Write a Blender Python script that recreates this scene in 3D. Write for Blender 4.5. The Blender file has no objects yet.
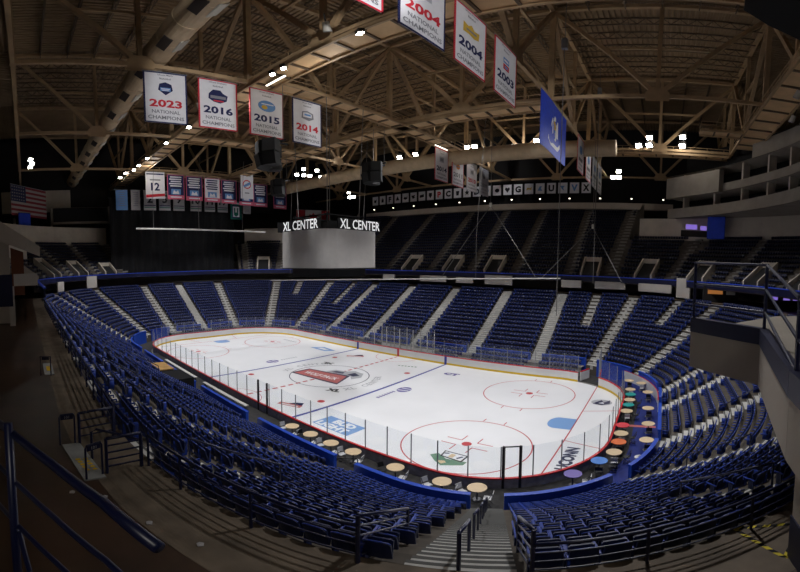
import bpy, math, random
import numpy as np
from mathutils import Vector, Matrix
random.seed(7); rng = np.random.default_rng(7)
sc = bpy.context.scene
COL = sc.collection
PI = math.pi
R = math.radians

# ------------------------------------------------------------------ materials
def mat(name, col, rough=.6, metal=0., noise=0., scale=3., bump=0., spec=.4, emit=None, estr=0., detail=4.):
    m = bpy.data.materials.new(name); m.use_nodes = True
    nt = m.node_tree; b = nt.nodes['Principled BSDF']
    b.inputs['Base Color'].default_value = (*col, 1)
    b.inputs['Roughness'].default_value = rough
    b.inputs['Metallic'].default_value = metal
    b.inputs['Specular IOR Level'].default_value = spec
    if noise > 0 or bump > 0:
        tc = nt.nodes.new('ShaderNodeTexCoord'); n = nt.nodes.new('ShaderNodeTexNoise')
        n.inputs['Scale'].default_value = scale; n.inputs['Detail'].default_value = detail
        nt.links.new(tc.outputs['Object'], n.inputs['Vector'])
        if noise > 0:
            r = nt.nodes.new('ShaderNodeValToRGB')
            r.color_ramp.elements[0].position = .3; r.color_ramp.elements[1].position = .7
            r.color_ramp.elements[0].color = (*[max(0, c*(1-noise)) for c in col], 1)
            r.color_ramp.elements[1].color = (*[min(1, c*(1+noise)) for c in col], 1)
            nt.links.new(n.outputs['Fac'], r.inputs['Fac']); nt.links.new(r.outputs['Color'], b.inputs['Base Color'])
        if bump > 0:
            bp = nt.nodes.new('ShaderNodeBump'); bp.inputs['Strength'].default_value = bump
            nt.links.new(n.outputs['Fac'], bp.inputs['Height']); nt.links.new(bp.outputs['Normal'], b.inputs['Normal'])
    if emit:
        b.inputs['Emission Color'].default_value = (*emit, 1); b.inputs['Emission Strength'].default_value = estr
        m.cycles.emission_sampling = 'NONE'
    return m
def glass_mat(name, tint, gl=.05):
    m = bpy.data.materials.new(name); m.use_nodes = True; nt = m.node_tree
    for n in list(nt.nodes):
        if n.type != 'OUTPUT_MATERIAL': nt.nodes.remove(n)
    out = [n for n in nt.nodes if n.type == 'OUTPUT_MATERIAL'][0]
    t = nt.nodes.new('ShaderNodeBsdfTransparent'); t.inputs['Color'].default_value = (*tint, 1)
    g = nt.nodes.new('ShaderNodeBsdfGlossy'); g.inputs['Roughness'].default_value = .05
    mx = nt.nodes.new('ShaderNodeMixShader'); mx.inputs['Fac'].default_value = gl
    nt.links.new(t.outputs[0], mx.inputs[1]); nt.links.new(g.outputs[0], mx.inputs[2]); nt.links.new(mx.outputs[0], out.inputs['Surface'])
    return m
M = {}
def S(*a, **k): M[a[0]] = mat(*a, **k)
S('ice', (.86, .87, .89), .28, noise=.03, scale=.25, spec=.35)
S('ice_red', (.52, .045, .055), .35); S('ice_blue', (.03, .05, .33), .35); S('ice_light_blue', (.20, .37, .68), .35)
S('ice_navy', (.015, .02, .07), .35); S('ice_black', (.01, .01, .012), .35); S('ice_grey', (.45, .47, .50), .35)
S('ice_green', (.12, .26, .17), .35); S('ice_pinkred', (.55, .15, .14), .35); S('ice_purple', (.12, .10, .34), .35)
S('board_white', (.78, .78, .78), .45, noise=.03, scale=1.2); S('kick_yellow', (.75, .50, .02), .45); S('cap_red', (.62, .02, .025), .4)
S('board_back', (.32, .30, .285), .7, noise=.25, scale=3)
M['glass'] = glass_mat('clear_glass', (.97, .98, .985), .03)
S('post_grey', (.30, .31, .33), .4, metal=.3); S('post_black', (.012, .012, .014), .5)
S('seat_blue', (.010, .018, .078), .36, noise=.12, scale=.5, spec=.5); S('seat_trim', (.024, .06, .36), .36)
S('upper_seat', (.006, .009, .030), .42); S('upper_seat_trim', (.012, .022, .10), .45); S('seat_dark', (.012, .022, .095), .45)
S('rail_blue', (.007, .011, .055), .35, spec=.6)
S('wall_blue', (.015, .07, .50), .4, noise=.08, scale=2); S('wall_navy', (.006, .008, .045), .5)
S('concrete', (.23, .22, .205), .85, noise=.18, scale=1.2, bump=.05); S('step_concrete', (.54, .53, .50), .8, noise=.12, scale=2.5)
S('nosing', (.09, .09, .085), .7)
S('tread_dark', (.10, .085, .07), .85, noise=.25, scale=1.5)
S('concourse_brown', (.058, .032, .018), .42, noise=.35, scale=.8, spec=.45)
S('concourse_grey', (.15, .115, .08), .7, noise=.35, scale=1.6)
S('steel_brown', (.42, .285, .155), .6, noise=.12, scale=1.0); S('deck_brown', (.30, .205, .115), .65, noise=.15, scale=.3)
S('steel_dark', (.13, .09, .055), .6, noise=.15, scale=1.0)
S('duct', (.56, .42, .26), .55, noise=.12, scale=.9); S('duct_grille', (.55, .52, .45), .5); S('duct_dark', (.04, .03, .025), .6)
S('catwalk_pan', (.70, .47, .25), .6, noise=.10, scale=.8)
S('beige', (.50, .44, .36), .75, noise=.08, scale=.7); S('beige_dark', (.30, .265, .22), .8, noise=.1, scale=.7)
S('white_panel', (.62, .58, .52), .7, noise=.06, scale=.8); S('black', (.006, .006, .007), .8); S('curtain_black', (.008, .008, .009), .95, noise=.3, scale=4)
S('dark_room', (.02, .018, .017), .9)
S('screen_grey', (.46, .44, .42), .55, noise=.04, scale=2.); S('white_sign', (.9, .9, .9), .5, emit=(1, 1, 1), estr=.55)
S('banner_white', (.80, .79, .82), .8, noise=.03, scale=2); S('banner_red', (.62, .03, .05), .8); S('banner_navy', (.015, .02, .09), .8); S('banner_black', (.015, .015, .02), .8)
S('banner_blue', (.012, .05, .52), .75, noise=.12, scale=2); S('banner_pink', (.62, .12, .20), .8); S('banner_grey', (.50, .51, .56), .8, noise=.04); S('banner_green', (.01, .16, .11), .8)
S('emblem_blue', (.14, .30, .60), .8); S('emblem_gold', (.65, .42, .06), .8); S('emblem_orange', (.75, .25, .04), .8); S('text_grey', (.24, .24, .27), .8); S('cloth_red', (.30, .015, .02), .85); S('dim_white', (.42, .40, .40), .85)
S('flag_red', (.25, .03, .04), .85); S('flag_white', (.40, .36, .34), .85); S('flag_blue', (.02, .025, .08), .85)
S('lamp_lens', (.9, .9, .9), .3, emit=(1, .95, .86), estr=38.); S('lamp_body', (.05, .045, .04), .5, metal=.3)
S('strip_lens', (.9, .9, .9), .3, emit=(1, .9, .72), estr=2.5)
S('table_tan', (.72, .55, .34), .5, noise=.05, scale=3); S('table_teal', (.02, .36, .33), .5); S('table_red', (.78, .05, .07), .5); S('table_orange', (.80, .17, .04), .5)
S('table_blue', (.08, .25, .70), .5); S('table_purple', (.20, .15, .45), .5); S('chair_white', (.66, .66, .66), .5); S('chair_black', (.015, .015, .017), .5); S('metal_leg', (.12, .12, .13), .4, metal=.5)
S('carpet_blue', (.010, .022, .17), .75, noise=.12, scale=2); S('rubber', (.035, .033, .032), .8, noise=.3, scale=3)
S('tan_wood', (.52, .30, .10), .6, noise=.15, scale=2); S('caution_yellow', (.70, .55, .02), .6); S('plate_grey', (.33, .34, .33), .7, noise=.1, scale=3); S('yellow_text', (.75, .48, .01), .7)
S('cable', (.20, .19, .18), .5, metal=.4); S('speaker', (.012, .012, .012), .7); S('pole_white', (.62, .60, .56), .5)
S('orange_glow', (.3, .12, .03), .6, emit=(1, .38, .10), estr=.25); S('purple_glow', (.2, .1, .4), .6, emit=(.38, .25, 1), estr=.5); S('blue_led', (.02, .06, .5), .5, emit=(.08, .16, 1), estr=.05)
S('rust_door', (.16, .05, .02), .7)

# ------------------------------------------------------------------ mesh builder
class MB:
    def __init__(s): s.v = []; s.f = []; s.m = []
    def add(s, vs, fs, mi=0):
        b = len(s.v); s.v += [tuple(v) for v in vs]; s.f += [tuple(i+b for i in f) for f in fs]
        s.m += [mi]*len(fs) if isinstance(mi, int) else list(mi); return s
    def boxax(s, c, ax, ay, az, mi=0):
        c = Vector(c); ax, ay, az = Vector(ax), Vector(ay), Vector(az)
        vs = [c+ax*i+ay*j+az*k for k in (-1, 1) for j in (-1, 1) for i in (-1, 1)]
        return s.add(vs, [(0, 2, 3, 1), (4, 5, 7, 6), (0, 1, 5, 4), (2, 6, 7, 3), (0, 4, 6, 2), (1, 3, 7, 5)], mi)
    def box(s, x0, x1, y0, y1, z0, z1, mi=0):
        return s.boxax(((x0+x1)/2, (y0+y1)/2, (z0+z1)/2), ((x1-x0)/2, 0, 0), (0, (y1-y0)/2, 0), (0, 0, (z1-z0)/2), mi)
    def rbox(s, c, ang, w, d, h, mi=0):       # w along tangent, d along radial(outward=local y), ang = rotation of local y from +y
        ca, sa = math.cos(ang), math.sin(ang)
        return s.boxax(c, (w/2*ca, w/2*sa, 0), (-d/2*sa, d/2*ca, 0), (0, 0, h/2), mi)
    def bar(s, p, q, w, h=None, mi=0, up=(0, 0, 1)):
        p, q = Vector(p), Vector(q); h = h or w; d = (q-p); L = d.length
        if L < 1e-6: return s
        d /= L; u = Vector(up)
        if abs(d.dot(u)) > .98: u = Vector((1, 0, 0)) if abs(d.x) < .9 else Vector((0, 1, 0))
        x = d.cross(u).normalized(); y = x.cross(d)
        return s.boxax((p+q)/2, x*w/2, y*h/2, d*L/2, mi)
    def tube(s, pts, r, n=8, mi=0, cap=True, closed=False):
        pts = [Vector(p) for p in pts]; rings = []; vs = []; fs = []
        N = len(pts)
        for i, p in enumerate(pts):
            a = pts[i-1] if (i > 0 or closed) else p; b = pts[(i+1) % N] if (i < N-1 or closed) else p
            d = (b-a).normalized(); u = Vector((0, 0, 1))
            if abs(d.z) > .95: u = Vector((0, 1, 0))
            x = d.cross(u).normalized(); y = x.cross(d)
            for k in range(n):
                t = 2*PI*k/n; vs.append(p+x*(r*math.cos(t))+y*(r*math.sin(t)))
        for i in range(N if closed else N-1):
            for k in range(n):
                j = (i+1) % N
                fs.append((i*n+k, i*n+(k+1) % n, j*n+(k+1) % n, j*n+k))
        if cap and not closed: fs += [tuple(range(n-1, -1, -1)), tuple((N-1)*n+k for k in range(n))]
        return s.add(vs, fs, mi)
    def cyl(s, c, r, z0, z1, n=24, mi=0, r1=None):
        r1 = r if r1 is None else r1; cx, cy = c
        vs = [(cx+r*math.cos(2*PI*k/n), cy+r*math.sin(2*PI*k/n), z0) for k in range(n)]+[(cx+r1*math.cos(2*PI*k/n), cy+r1*math.sin(2*PI*k/n), z1) for k in range(n)]
        return s.add(vs, [tuple(range(n-1, -1, -1)), tuple(range(n, 2*n))]+[(k, (k+1) % n, n+(k+1) % n, n+k) for k in range(n)], mi)
    def prism(s, poly, z0, z1, mi=0):
        n = len(poly)
        vs = [(x, y, z0) for x, y in poly]+[(x, y, z1) for x, y in poly]
        return s.add(vs, [tuple(range(n-1, -1, -1)), tuple(range(n, 2*n))]+[(k, (k+1) % n, n+(k+1) % n, n+k) for k in range(n)], mi)
    def strip(s, A, B, mi=0, closed=False):
        n = len(A); vs = list(A)+list(B)
        return s.add(vs, [(i, (i+1) % n, n+(i+1) % n, n+i) for i in range(n if closed else n-1)], mi)
    def sweep(s, path, prof, closed=False, mi=0, mis=None):   # path: list of (pos2d, outward2d); prof: closed loop of (offset, z)
        n = len(prof); vs = []; fs = []; ms = []
        for (p, o) in path:
            for (d, z) in prof: vs.append((p[0]+o[0]*d, p[1]+o[1]*d, z))
        N = len(path)
        for i in range(N if closed else N-1):
            j = (i+1) % N
            for k in range(n):
                fs.append((i*n+k, j*n+k, j*n+(k+1) % n, i*n+(k+1) % n)); ms.append(mis[k] if mis else mi)
        if not closed:
            fs += [tuple(range(n)), tuple((N-1)*n+k for k in range(n-1, -1, -1))]; ms += [ms[0], ms[0]]
        return s.add(vs, fs, ms)
    def frame2d(s, o, ux, uy, polys, mi=0):   # polys: list of [(u,v)..] placed in the plane o + u*ux + v*uy
        o, ux, uy = Vector(o), Vector(ux), Vector(uy)
        for p in polys: s.add([o+ux*u+uy*v for u, v in p], [tuple(range(len(p)))], mi)
        return s
    def text(s, txt, o, ux, uy, h, mi=0, width=None, maxw=None, bold=0.):
        vs, fs, w, hh = textmesh(txt, bold); o, ux, uy = Vector(o), Vector(ux), Vector(uy)
        sy = h/hh; sx = (width/w) if width else sy
        if maxw and w*sx > maxw: sx = maxw/w
        return s.add([o+ux*((x-w/2)*sx)+uy*((y-hh/2)*sy) for x, y in vs], fs, mi)
    def build(s, name, mats, parent=None, smooth=False, loc=None):
        me = bpy.data.meshes.new(name); me.from_pydata(s.v, [], s.f)
        if not isinstance(mats, (list, tuple)): mats = [mats]
        for m in mats: me.materials.append(M[m] if isinstance(m, str) else m)
        if len(mats) > 1: me.polygons.foreach_set('material_index', s.m)
        if smooth: me.polygons.foreach_set('use_smooth', [True]*len(s.f))
        me.update()
        o = bpy.data.objects.new(name, me); COL.objects.link(o)
        if parent: o.parent = parent
        if loc: o.location = loc
        return o
_tc = {}
def textmesh(t, bold=0.):
    if (t, bold) not in _tc:
        c = bpy.data.curves.new('t', 'FONT'); c.body = t; c.size = 1; c.resolution_u = 2; c.offset = bold
        o = bpy.data.objects.new('t', c); COL.objects.link(o)
        dg = bpy.context.evaluated_depsgraph_get(); me = bpy.data.meshes.new_from_object(o.evaluated_get(dg))
        v = [(p.co.x, p.co.y) for p in me.vertices]; f = [tuple(p.vertices) for p in me.polygons]
        x0 = min(a for a, _ in v); y0 = min(b for _, b in v); x1 = max(a for a, _ in v); y1 = max(b for _, b in v)
        _tc[(t, bold)] = ([(a-x0, b-y0) for a, b in v], f, x1-x0, y1-y0)
        bpy.data.objects.remove(o); bpy.data.curves.remove(c); bpy.data.meshes.remove(me)
    return _tc[(t, bold)]
def ell(cx, cy, a, b, n=20, t0=0, t1=2*PI):
    return [(cx+a*math.cos(t0+(t1-t0)*k/n), cy+b*math.sin(t0+(t1-t0)*k/n)) for k in range(n if abs(t1-t0-2*PI) < 1e-6 else n+1)]
def rect(x0, x1, y0, y1): return [(x0, y0), (x1, y0), (x1, y1), (x0, y1)]

def tag(o, label=None, cat=None, group=None, kind=None):
    if label: o['label'] = label
    if cat: o['category'] = cat
    if group: o['group'] = group
    if kind: o['kind'] = kind
    return o
def thing(name, loc, label, cat, group=None, rz=0):
    o = bpy.data.objects.new(name, None); o.empty_display_size = .2; COL.objects.link(o)
    o.location = loc; o.rotation_euler = (0, 0, rz)
    return tag(o, label, cat, group)
def struct(o, label=None): o['kind'] = 'structure'; return o
def copy_tree(o):
    c = o.copy(); COL.objects.link(c)
    for ch in list(o.children):
        d = ch.copy(); COL.objects.link(d); d.parent = c
        for g in list(ch.children):
            e = g.copy(); COL.objects.link(e); e.parent = d
    return c
ORD = 'zeroth first second third fourth fifth sixth seventh eighth ninth tenth eleventh twelfth thirteenth fourteenth fifteenth sixteenth seventeenth eighteenth nineteenth twentieth'.split()
TENS = {2: 'twenty', 3: 'thirty', 4: 'forty', 5: 'fifty', 6: 'sixty'}
def ordinal(n):
    if n <= 20: return ORD[n]
    t, u = divmod(n, 10)
    return TENS[t]+'-'+ORD[u] if u else TENS[t][:-1]+'ieth'

# ------------------------------------------------------------------ plan of the bowl: rounded rectangle rings
CX, CY = 22.0, 4.4
def ringlen(r):
    return [2*CX, r*PI/2, 2*CY, r*PI/2, 2*CX, r*PI/2, 2*CY, r*PI/2]
def at_u(r, u):
    L = ringlen(r); T = sum(L); u %= T; k = 0
    while u > L[k] and k < 7: u -= L[k]; k += 1
    if k == 0: p = (-CX+u, -CY-r); o = (0, -1)
    elif k == 2: p = (CX+r, -CY+u); o = (1, 0)
    elif k == 4: p = (CX-u, CY+r); o = (0, 1)
    elif k == 6: p = (-CX-r, CY-u); o = (-1, 0)
    else:
        c = {1: (CX, -CY), 3: (CX, CY), 5: (-CX, CY), 7: (-CX, -CY)}[k]; a0 = {1: -PI/2, 3: 0, 5: PI/2, 7: PI}[k]
        a = a0+u/r; o = (math.cos(a), math.sin(a)); p = (c[0]+r*o[0], c[1]+r*o[1])
    return p, o
def u_of(r, seg, v):     # seg: N near, NR, E right end, FR, F far, FL, W left end, NL ; v metres or degrees from the y-axis
    L = ringlen(r); c = np.concatenate([[0], np.cumsum(L)])
    return {'N': lambda: c[0]+v+CX, 'NR': lambda: c[1]+r*R(v), 'E': lambda: c[2]+v+CY, 'FR': lambda: c[3]+r*R(90-v), 'F': lambda: c[4]+CX-v,
            'FL': lambda: c[5]+r*R(v), 'W': lambda: c[6]+CY-v, 'NL': lambda: c[7]+r*R(90-v)}[seg]()
def pt(r, seg, v): return at_u(r, u_of(r, seg, v))
def ring(r, a=None, b=None, step=6.):
    """path points with outward normals; a, b = (seg, value) limits, going round counter-clockwise from the near side"""
    L = ringlen(r); c = np.concatenate([[0], np.cumsum(L)]); T = c[-1]
    u0, u1 = (0, T) if a is None else (u_of(r, *a), u_of(r, *b))
    if a is not None and u1 <= u0: u1 += T
    us = {u0, u1}
    for w in (0, T):
        for k in range(8):
            s0, s1 = c[k]+w, c[k+1]+w
            us.add(s0); us.add(s1)
            if k % 2:
                for j in range(1, int(90/step)): us.add(s0+(s1-s0)*j/int(90/step))
            else:
                for j in range(1, 4): us.add(s0+(s1-s0)*j/4)
    us = sorted(u for u in us if u0-1e-9 <= u <= u1+1e-9)
    out = []
    for u in us:
        if not out or u-out[-1] > 1e-4: out.append(u)
    if a is None: out = out[:-1]
    return [at_u(r, u) for u in out]
NROW, R0, RT = 17, 11.9, 24.7
TR = (RT-R0)/NROW; ZB0, ZW = 1.2, 8.9; RI = (ZW-ZB0)/NROW
def zrow(i): return ZB0+RI*i
UR0, UZ0, UT, URI = 25.3, 11.2, .795, .6
ZC = 31.9            # bottom chord of the roof
ZT = 44.4            # top chord

# ------------------------------------------------------------------ room shell
struct(MB().box(-70, 66, -50, 62, -.6, -.02).build('floor', 'concrete'))
struct(MB().box(-70, 66, 60, 60.6, 0, 48).build('wall_far', 'dark_room'))
struct(MB().box(-68.6, -68, -50, 62, 0, 48).build('wall_left', 'dark_room'))
struct(MB().box(64, 64.6, -50, 62, 0, 48).build('wall_right', 'dark_room'))
struct(MB().box(-70, 66, -48.6, -48, 0, 48).build('wall_near', 'dark_room'))
GX = [-62., -41.2, -20.1, .3, 21.3, 43.3, 63.9]
GY = [-47.9, -31.4, -10.4, 10.4, 31.3, 52.2, 59.9]
# corrugated roof deck, bay by bay
for i in range(len(GX)-1):
    mb = MB()
    for j in range(len(GY)-1):
        x0, x1, y0, y1 = GX[i], GX[i+1], GY[j], GY[j+1]; p = .62; hgt = .22; z = ZT+.75
        along_x = (i+j) % 2 == 0
        a0, a1, b0, b1 = (y0, y1, x0, x1) if along_x else (x0, x1, y0, y1)
        n = int((a1-a0)/p); pr = []
        for k in range(n):
            a = a0+(a1-a0)*k/n; q = (a1-a0)/n
            pr += [(a, z), (a+q*.42, z), (a+q*.5, z+hgt), (a+q*.92, z+hgt)]
        pr.append((a1, z))
        A = [(b0, t, zz) if along_x else (t, b0, zz) for t, zz in pr]; B = [(b1, t, zz) if along_x else (t, b1, zz) for t, zz in pr]
        mb.strip(A, B)
    mb.box(GX[i], GX[i+1], -47.9, 59.9, ZT+1.0, ZT+1.1)
    struct(mb.build('ceiling', 'deck_brown'))
# bar joists under the deck: chord + zig-zag web, one object each
for i in range(1, len(GX)-2):
    for j in range(1, len(GY)-2):
        x0, x1, y0, y1 = GX[i], GX[i+1], GY[j], GY[j+1]; along_x = (i+j) % 2 == 0
        for k in range(1, 6):
            mb = MB(); f = k/6; n = 12
            def P(t, z): return (x0+(x1-x0)*f, y0+(y1-y0)*t, z) if along_x else (x0+(x1-x0)*t, y0+(y1-y0)*f, z)
            mb.bar(P(0, ZT-.35), P(1, ZT-.35), .12); mb.bar(P(0, ZT+.65), P(1, ZT+.65), .16)
            for q in range(n):
                mb.bar(P(q/n, ZT+.6), P((q+.5)/n, ZT-.3), .07); mb.bar(P((q+.5)/n, ZT-.3), P((q+1)/n, ZT+.6), .07)
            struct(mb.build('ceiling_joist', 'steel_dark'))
# roof trusses
def truss(name_label, fixed, grid, axis, skip=()):
    def P(t, z): return (t, fixed, z) if axis == 'x' else (fixed, t, z)
    t = thing('roof_truss', P(grid[0], 0), name_label, 'roof truss', 'brown steel roof trusses')
    L = Vector(t.location)
    def put(mb, nm, m='steel_brown'):
        o = mb.build(nm, m, t); o.location = -L; return o
    put(MB().bar(P(grid[0], ZC), P(grid[-1], ZC), .36, .40), 'bottom_chord')
    put(MB().bar(P(grid[0], ZT), P(grid[-1], ZT), .5, .5), 'top_chord')
    for a, b in zip(grid[:-1], grid[1:]):
        m = (a+b)/2
        if b-a < 12: put(MB().bar(P(a, ZC), P(b, ZT), .45, .45), 'diagonal'); continue
        put(MB().bar(P(a, ZT-.3), P(m-.3, ZC+.35), .46, .46), 'diagonal'); put(MB().bar(P(b, ZT-.3), P(m+.3, ZC+.35), .46, .46), 'diagonal')
        put(MB().bar(P(m, ZC), P(m, ZT), .42, .42), 'vertical')
        g = MB(); ux = Vector(P(1, 0))-Vector(P(0, 0)); nrm = Vector((0, 1, 0)) if axis == 'x' else Vector((1, 0, 0))
        o = Vector(P(m, ZC))
        for s_ in (-.26, .26):
            q = [o+ux*u+Vector((0, 0, v))+nrm*s_ for u, v in ((-1.2, -.45), (1.2, -.45), (1.2, .35), (.7, 1.0), (-.7, 1.0), (-1.2, .35))]
            g.add(q, [tuple(range(6))])
        put(g, 'gusset_plate')
        put(MB().bar(P((a+m)/2, ZC+6.2), P(m, ZC+6.2), .25, .25), 'strut'); put(MB().bar(P(m, ZC+6.2), P((b+m)/2, ZC+6.2), .25, .25), 'strut')
    for a in (grid[:-1] if axis == 'y' else ()): put(MB().bar(P(a, ZC-.2), P(a, ZT), .55, .55), 'vertical')
    return t
names_x = {-31.4: 'brown steel roof truss running lengthwise directly above the near concourse railing', -10.4: 'brown steel roof truss carrying the first floodlit catwalk, running lengthwise over near ice',
           10.4: 'brown steel roof truss running lengthwise over the far half of the ice', 31.3: 'brown steel roof truss running lengthwise beside the far duct and floodlights', 52.2: 'brown steel roof truss just above the row of square logo banners'}
for y, l in names_x.items(): truss(l, y, GX[:6] if y != 52.2 else GX, 'x')
names_y = {-41.2: 'brown steel roof truss crossing above the row of pink banners', -20.1: 'brown steel roof truss crossing between the pink banners and scoreboard', .3: 'brown steel roof truss above the scoreboard, carrying the 2023 and 2016 banners',
           21.3: 'brown steel roof truss carrying the 2004 and 2003 banners and blue flag', 43.3: 'brown steel roof truss beside the wide catwalk over the corner seats'}
for x, l in names_y.items(): truss(l, x, GY[1:6], 'y')
# catwalks (solid pan with ribs below, rails above)
def catwalk(label, a, b, w, side=0., rails=True, z=ZC-.35, rib=2.6):
    a, b = Vector((*a, z)), Vector((*b, z)); d = (b-a); Ln = d.length; d.normalize(); n = Vector((-d.y, d.x, 0))
    t = thing('catwalk', a, label, 'catwalk', 'catwalks hung in the roof')
    def put(mb, nm, m): o = mb.build(nm, m, t); o.location = -a; return o
    c0, c1 = a+n*side, b+n*side
    rb = MB().bar(c0, c1, w, .1, 0)
    k = rib
    while k < Ln: rb.bar(c0+d*k-n*(w/2)+Vector((0, 0, -.12)), c0+d*k+n*(w/2)+Vector((0, 0, -.12)), .22, .2, 1); k += rib
    put(rb, 'floor_pan', ['catwalk_pan', 'steel_dark'])
    for s_ in (-1, 1):
        put(MB().bar(c0+n*(s_*w/2)+Vector((0, 0, -.1)), c1+n*(s_*w/2)+Vector((0, 0, -.1)), .22, .35), 'edge_beam', 'steel_brown')
        if rails:
            r_ = MB()
            for h in (.55, 1.1): r_.bar(c0+n*(s_*w/2)+Vector((0, 0, h)), c1+n*(s_*w/2)+Vector((0, 0, h)), .07)
            k = 0
            while k < Ln: p = c0+d*k+n*(s_*w/2); r_.bar(p, p+Vector((0, 0, 1.1)), .07); k += 2.6
            put(r_, 'handrail', 'steel_brown')
    return t
catwalk('long tan catwalk lit by floodlights, crossing from above the white 2004 banner', (-61, -9.3), (43, -9.3), 2.3)
catwalk('tan catwalk over the far half of ice behind the 2014 banner', (-41, 11.6), (20.6, 11.6), 2.2)
catwalk('tan catwalk crossing behind the 2015 banner toward the pink banners', (-18.8, -8), (-18.8, 10.3), 2.2)
catwalk('tan catwalk leading to the small 2014 and 2011 banners', (1.7, -8), (1.7, 31), 2.0)
catwalk('wide tan ribbed catwalk sloping past the suites over corner seats', (44.6, -30), (44.6, 27), 3.2, rib=3.4)
catwalk('far catwalk carrying rows of lit floodlights', (-41, 32.6), (43, 32.6), 1.8)
catwalk('short tan catwalk stub joining the wide catwalk near the suites', (37.5, 20.5), (43, 20.5), 2.2, rib=1.8)
catwalk('tan catwalk crossing above the pink banners in the distance', (-42.6, -10), (-42.6, 31), 1.8)
# ducts
def duct(label, p, q, rad, grilles):
    t = thing('ventilation_duct', p, label, 'air duct'); L = Vector(p); p, q = Vector(p), Vector(q); d = (q-p); Ln = d.length; d.normalize()
    def put(mb, nm, m, sm=False): o = mb.build(nm, m, t, smooth=sm); o.location = -L; return o
    rb = MB().tube([p+d*(Ln*k/40) for k in range(41)], rad, 24); k = 2.
    while k < Ln: rb.tube([p+d*k, p+d*(k+.18)], rad+.05, 24); k += 3.4
    put(rb, 'pipe', 'duct')
    k = 3.6; i = 0
    while grilles and k < Ln:
        for a in (-60, -125):
            c = p+d*k; n = Vector((0, math.cos(R(a)), math.sin(R(a)))); tn = d.cross(n)
            mb = MB(); mb.boxax(c+n*(rad+.02), d*.95, tn*.42, n*.06); put(mb, 'grille', 'duct_grille' if (i % 2 == 0) else 'duct_dark'); i += 1
        k += 6.2
    return t
duct('large round tan air duct slanting across the upper roof beside the 2023 banner', (26, -19.2, 33.6), (-61, -19.4, 33.6), 1.25, True)
duct('long round tan air duct hung beneath the far floodlights', (26.3, 26.4, 30.6), (-44, 26.4, 30.6), 1.25, False)

# ------------------------------------------------------------------ lower bowl
def tread_ring(mb, r0, r1, z0, z1, a=None, b=None, mi=0):
    A = ring(r0, a, b); B = ring(r1, a, b); n = min(len(A), len(B)); cl = a is None
    mb.strip([(p[0], p[1], z1) for p, o in A], [(p[0], p[1], z1) for p, o in B], mi, cl)
    mb.strip([(p[0], p[1], z0) for p, o in A], [(p[0], p[1], z1) for p, o in A], mi, cl)
mb = MB()
for i in range(NROW): tread_ring(mb, R0+TR*i, R0+TR*(i+1), zrow(i)-RI if i else .0, zrow(i))
tread_ring(mb, RT, RT+.01, zrow(NROW-1), ZW)
struct(mb.build('floor_lower_terrace', 'tread_dark'))
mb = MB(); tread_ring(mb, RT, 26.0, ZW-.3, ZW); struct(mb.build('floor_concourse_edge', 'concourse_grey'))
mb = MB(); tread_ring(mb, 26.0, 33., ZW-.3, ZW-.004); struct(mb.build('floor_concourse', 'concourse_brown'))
mb = MB(); A = ring(32.8); mb.strip([(p[0], p[1], ZW) for p, o in A], [(p[0], p[1], 13.5) for p, o in A], 0, True)
struct(mb.build('wall_concourse', 'beige_dark'))
# rubber floor between boards and first row, blue carpet at the right end
mb = MB(); A = ring(8.9); B = ring(R0); mb.strip([(p[0], p[1], .02) for p, o in A], [(p[0], p[1], .02) for p, o in B], 0, True); struct(mb.build('floor_rinkside', 'rubber'))
mb = MB(); A = ring(10.0, ('NR', 52), ('FR', 28)); B = ring(R0, ('NR', 52), ('FR', 28)); mb.strip([(p[0], p[1], .05) for p, o in A], [(p[0], p[1], .05) for p, o in B]); struct(mb.build('floor_carpet', 'carpet_blue'))
# aisles
FULL = [('N', -17.5), ('N', -9.), ('N', 0.2), ('N', 9.6), ('N', 18.8), ('NR', 22.7), ('NR', 57.), ('NR', 85.), ('E', 1.9), ('FR', 80.), ('FR', 50.), ('FR', 18.), ('F', 18.6), ('F', 9.6), ('F', .3), ('F', -8.8), ('F', -17.8),
        ('FL', 17.6), ('FL', 46.8), ('FL', 78.), ('W', .4), ('NL', 83.), ('NL', 56.), ('NL', 26.)]
HALF = [('NR', 6.5, 11), ('N', -13.2, 10), ('N', 5., 10), ('NR', 38., 10), ('FR', 4.5, 8), ('FR', 35., 10), ('FL', 3.3, 8), ('FL', 34.3, 11), ('NL', 36., 11), ('N', 14.2, 12)]
AW = 1.5
def aisle(seg, v, i0, w):
    mb = MB()
    for i in range(i0, NROW):
        r = R0+TR*i
        for k, (dr, dz) in enumerate(((0, 0), (TR/2, RI/2))):
            p, o = pt(r+dr+TR/4, seg, v); ang = math.atan2(o[1], o[0])-PI/2; z1 = zrow(i)+dz+.02; z0 = zrow(i)-RI
            mb.rbox((p[0], p[1], (z0+z1)/2), ang, w, TR/2+.02, z1-z0, 0)
            q, o = pt(r+dr+.03, seg, v); mb.rbox((q[0], q[1], z1-.02), ang, w, .07, .05, 1)
    struct(mb.build('floor_aisle', ['step_concrete', 'nosing']))
for s_, v in FULL: aisle(s_, v, 0, AW if (s_, v) != ('NR', 22.7) else 1.42)
for s_, v, i0 in HALF: aisle(s_, v, i0, 1.1)
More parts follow.
